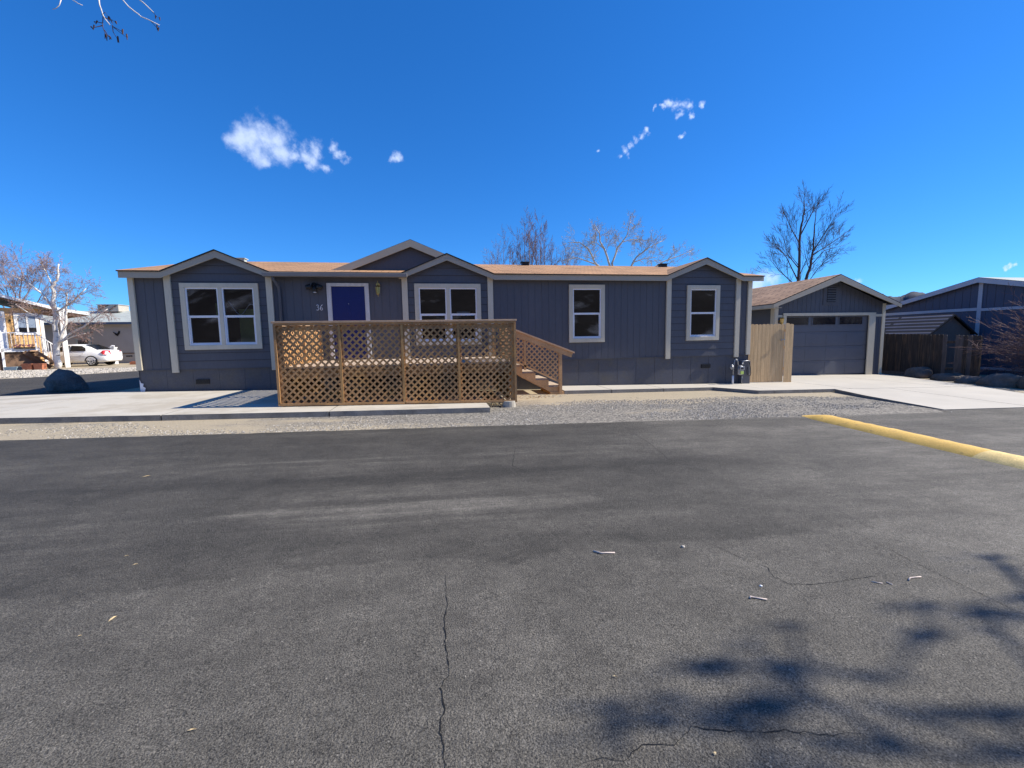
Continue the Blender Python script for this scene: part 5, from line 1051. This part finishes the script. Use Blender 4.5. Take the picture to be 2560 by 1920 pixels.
mb = MB(); mb.prism([(-23.2+x*1.05, 2.33+z*1.05) for x, z in bird], 'y', 36.45, 36.48); tag(mb.build('wall_ornament', M['dark']), 'dark metal bird silhouette mounted on the grey house wall', 'ornament')
CB = thing('rooftop_cooler', 'square evaporative cooler under a striped cover on the grey house roof', 'cooler', (-24.4, 39.3, 4.1))
mb = MB(); mb.box(-25.75,-24.55+.2,38.6,39.8,4.12,4.62); mb.v = [(x+.1-.0, y, z) for x, y, z in mb.v]; mb.build('cooler_body', M['stonetan'], CB); mb = MB()
mb.bar((-25.6,38.58,4.2), (-24.9,38.58,4.6), .05, .06); mb.bar((-24.9,38.58,4.2), (-24.4,38.58,4.55), .05, .06); mb.bar((-25.65,38.58,4.45), (-25.1,38.58,4.58), .05, .05); mb.build('cover_stripe', M['cedargrey'], CB)
mb = MB(); mb.box(-25.72,-24.2,38.55,39.85,4.625,4.66); mb.build('cooler_lid', M['stonetan'], CB)
tag(MB().box(-22.65,-22.35,34.7,35.0,.17,1.3).box(-22.68,-22.32,34.67,35.03,1.3,1.36).tube([(-22.65,34.85,1.38),(-22.55,34.85,1.46),(-22.4,34.85,1.44)], .05, 8).build('utility_pedestal', M['white']), 'pale utility box standing behind the white car boot', 'utility box')
tag(MB().box(-20.55,-20.15,33.2,33.6,.17,.34).box(-20.5,-20.2,33.24,33.56,.34,.38).build('brick_edging', M['terra']), 'short stack of red bricks under the rear of the white car', 'bricks')

# ---- white sedan, nose to the left
CR_ = thing('parked_car', 'white four door sedan parked beyond the side road with tinted windows', 'car', (-23.2, 32.85, .176))
st = [ # x offset from rear bumper, zlow, zbelt, ztop, half width, half width roof
 (0.00,.38,.62,.80,.62,.60),(.05,.30,.70,.93,.72,.66),(.16,.26,.78,1.00,.78,.68),(.42,.24,.90,1.02,.82,.66),(.62,.24,.94,1.05,.84,.64),(1.0,.24,.95,1.26,.85,.58),(1.42,.24,.95,1.385,.85,.56),(1.9,.24,.94,1.42,.85,.57),(2.35,.24,.93,1.41,.85,.57),(2.8,.24,.92,1.28,.84,.58),(3.2,.24,.91,1.03,.83,.62),(3.6,.26,.84,.96,.80,.64),(3.95,.28,.76,.88,.76,.60),(4.2,.34,.62,.72,.62,.50)]
mb = MB(); n = 0; XR, YC, ZC = -21.1, 32.85, .176
for off, zl0, zb0, zt0, hw, hr in st:
    sec = [(-hw*.9,zl0),(-hw,zl0+.14),(-hw*1.01,(zl0+zb0)/2+.05),(-hw*.97,zb0),(-(hr+.04),zt0-.06),(-hr*.8,zt0),(hr*.8,zt0),(hr+.04,zt0-.06),(hw*.97,zb0),(hw*1.01,(zl0+zb0)/2+.05),(hw,zl0+.14),(hw*.9,zl0)]
    mb.v += [(XR-off, YC+a, ZC+b) for a, b in sec]; n += 1
for i in range(n-1):
    for k in range(12): mb.f.append((i*12+k, i*12+(k+1) % 12, (i+1)*12+(k+1) % 12, (i+1)*12+k)); mb.m.append(0)
mb.f += [tuple(range(12)), tuple(range((n-1)*12, n*12))]; mb.m += [0, 0]
body = mb.build('body', M['carpaint'], CR_, smooth=True)
def side_pt(off, z):       # near-side surface (camera side) at offset and height
    for (a, b) in zip(st, st[1:]):
        if a[0] <= off <= b[0]: t = (off-a[0])/(b[0]-a[0]); q = [a[i]+(b[i]-a[i])*t for i in range(6)]; break
    t = (z-q[2])/max(.01, (q[3]-.06-q[2])); w = q[4]*.97+((q[5]+.04)-q[4]*.97)*min(max(t, 0), 1); return (XR-off, YC-w-.035, ZC+z)
def side_patch(pts, mt, nm, par): mb = MB(); mb.add([side_pt(*p) for p in pts], [tuple(range(len(pts)))]); return mb.build(nm, mt, par, fix=False)
side_patch([(1.12,.975),(1.20,1.16),(1.42,1.30),(2.0,1.33),(2.0,.975)], M['carglass'], 'side_window', body); side_patch([(2.06,.975),(2.06,1.33),(2.45,1.31),(2.95,1.10),(3.05,.97)], M['carglass'], 'side_window', body)
mb = MB(); mb.add([(XR-.58,YC-.60,ZC+1.055),(XR-.58,YC+.60,ZC+1.055),(XR-1.30,YC+.52,ZC+1.372),(XR-1.30,YC-.52,ZC+1.372)], [(0,1,2,3)]); mb.v = [(x+.03, y, z+.02) for x, y, z in mb.v]; mb.build('rear_window', M['carglass'], body, fix=False)
for s in (-1, 1):
    mb = MB(); mb.add([(XR-.02, YC+s*.42, ZC+.98), (XR+.01, YC+s*.42, ZC+.76), (XR-.03, YC+s*.74, ZC+.70), (XR-.20, YC+s*.80, ZC+.74), (XR-.34, YC+s*.815, ZC+.86), (XR-.20, YC+s*.79, ZC+1.0)], [(0,1,2,3,4,5)]); mb.v = [(x+.02, y+s*.02, z) for x, y, z in mb.v]; mb.build('tail_lamp', M['red'], body, fix=False)
M['plate'] = mat('licence_plate', (.5,.55,.65), .5, .1); MB().box(XR-.03, XR+.012, YC-.16, YC+.16, ZC+.78, ZC+.91).build('licence_plate', M['plate'], body)
mb = MB(); mb.add([side_pt(1.2,.60),side_pt(3.3,.60),side_pt(3.3,.63),side_pt(1.2,.63)], [(0,1,2,3)]); mb.v = [(x, y-.012, z) for x, y, z in mb.v]; mb.build('side_moulding', M['rim'], body, fix=False)
for off in (1.35, 2.35): mb = MB(); p = side_pt(off, .80); mb.box(p[0], p[0]+.14, p[1]-.03, p[1]-.0, p[2], p[2]+.03); mb.build('door_handle', M['carpaint'], body)
for off in (.86, 3.38):
    for s in (-1, 1):
        c = (XR-off, YC+s*.74, ZC+.30); w = MB(); w.tube([(c[0], c[1]-s*.10, c[2]), (c[0], c[1]+s*.10, c[2])], .30, 24); wo = w.build('wheel', M['rubber'], CR_)
        a_ = MB(); a_.tube([(c[0], c[1]+s*.10, c[2]), (c[0], c[1]+s*.108, c[2])], .345, 24); a_.build('wheel_arch', M['dark'], wo) if False else None
        r_ = MB()
        for k in range(7): an = k*6.283/7; r_.bar((c[0], c[1]+s*.108, c[2]), (c[0]+.20*math.cos(an), c[1]+s*.108, c[2]+.20*math.sin(an)), .055, .02, upv=(0,1,0))
        r_.tube([(c[0]+.205*math.cos(k*.2618), c[1]+s*.108, c[2]+.205*math.sin(k*.2618)) for k in range(25)], .014, 6, cap=False); r_.build('rim', M['rim'], wo)
    # dark arch ring on the near side
    mb = MB(); c = Vector((XR-off, YC-.862, ZC+.30)); rr0, rr1 = .30, .37; N_ = 20; vs = []
    for k in range(N_+1): an = math.pi*k/N_; vs += [(c.x+rr0*math.cos(an), c.y, c.z+rr0*math.sin(an)), (c.x+rr1*math.cos(an), c.y, c.z+rr1*math.sin(an))]
    mb.add(vs, [(2*k, 2*k+1, 2*k+3, 2*k+2) for k in range(N_)]); mb.build('wheel_arch', M['dark'], body, fix=False)

# ================================================================= SMALL THINGS ON THE ROAD
def stick(pts, r, label, mt=None, name='twig', grp='fallen twigs on the road'):
    mb = MB(); z = r*.8; mb.tube([(a, b, G(a)-.006+z+.003*(i % 2)) for i, (a, b) in enumerate(pts)], [r*(1-.3*i/len(pts)) for i in range(len(pts))], 6)
    tag(mb.build(name, mt or M['stick'], smooth=True), label, 'twig', grp)
stick([(.99,2.63),(1.03,2.59),(1.06,2.595),(1.12,2.58)], .006, 'pale bent twig at the edge of the dark lane, farthest left of the twigs')
stick([(1.65,1.98),(1.66,1.99),(1.69,1.975),(1.73,1.95)], .005, 'pale hooked twig lying alone in the middle of the bare asphalt')
stick([(2.71,1.985),(2.74,2.0),(2.78,2.005),(2.82,2.0)], .0045, 'thin curved pale twig farthest right near the tree shadow')
stick([(2.48,2.01),(2.52,1.98)], .003, 'tiny grey twig left of the curved one, longer of the two')
stick([(2.56,1.99),(2.565,1.96)], .003, 'tiny grey twig left of the curved one, shorter of the two')
def leaf(c, l, w, a, label, mt=None):
    mb = MB(); ca, sa = math.cos(a), math.sin(a); z = G(c[0])-.004; P_ = [(-l,0,.001),(-l*.3,-w,.004),(l*.5,-w*.7,.006),(l,0,.002),(l*.5,w*.7,.007),(-l*.3,w,.005)]
    mb.add([(c[0]+x*ca-y*sa, c[1]+x*sa+y*ca, z+q) for x, y, q in P_], [(0,1,2,3,4,5)]); tag(mb.build('dry_leaf', mt or M['leafdry'], fix=False), label, 'leaf', 'dry leaves on the road')
leaf((-1.66,2.36), .022, .006, 1.3, 'upright pointing tan leaf, largest one at the left of the road'); leaf((-.92,1.60), .016, .0035, .05, 'narrow straw coloured leaf lying lowest on the left of the road')
leaf((-1.72,2.24), .010, .0025, .3, 'short narrow leaf just below the largest tan leaf'); leaf((.69,1.58), .012, .003, -.6, 'slim yellow leaf beside the tree shadow right of the crack')
leaf((.89,1.20), .008, .005, .5, 'small round yellow leaf at the bottom edge of the view'); leaf((-2.04,3.07), .014, .003, .2, 'slim pale leaf on the dark lane, further one of two'); leaf((-1.91,2.94), .016, .004, .4, 'slim pale leaf on the dark lane, nearer one of two'); leaf((-3.0,4.91), .035, .008, .6, 'curled pale leaf on the far part of the left lane')
rock('pebble', (1.62,2.59,G(1.62)-.006), (.014,.011,.01), 4.1, M['stonetan'], 'small pale pebble beside the leftmost twig', 'pebble', sub=2); rock('pebble', (1.80,2.08,G(1.8)-.006), (.010,.007,.005), 7.4, M['sash'], 'tiny white chip above the hooked twig', 'pebble', sub=2)

for o in list(bpy.data.objects):
    for k in ('_o', '_l'):
        if k in o: del o[k]
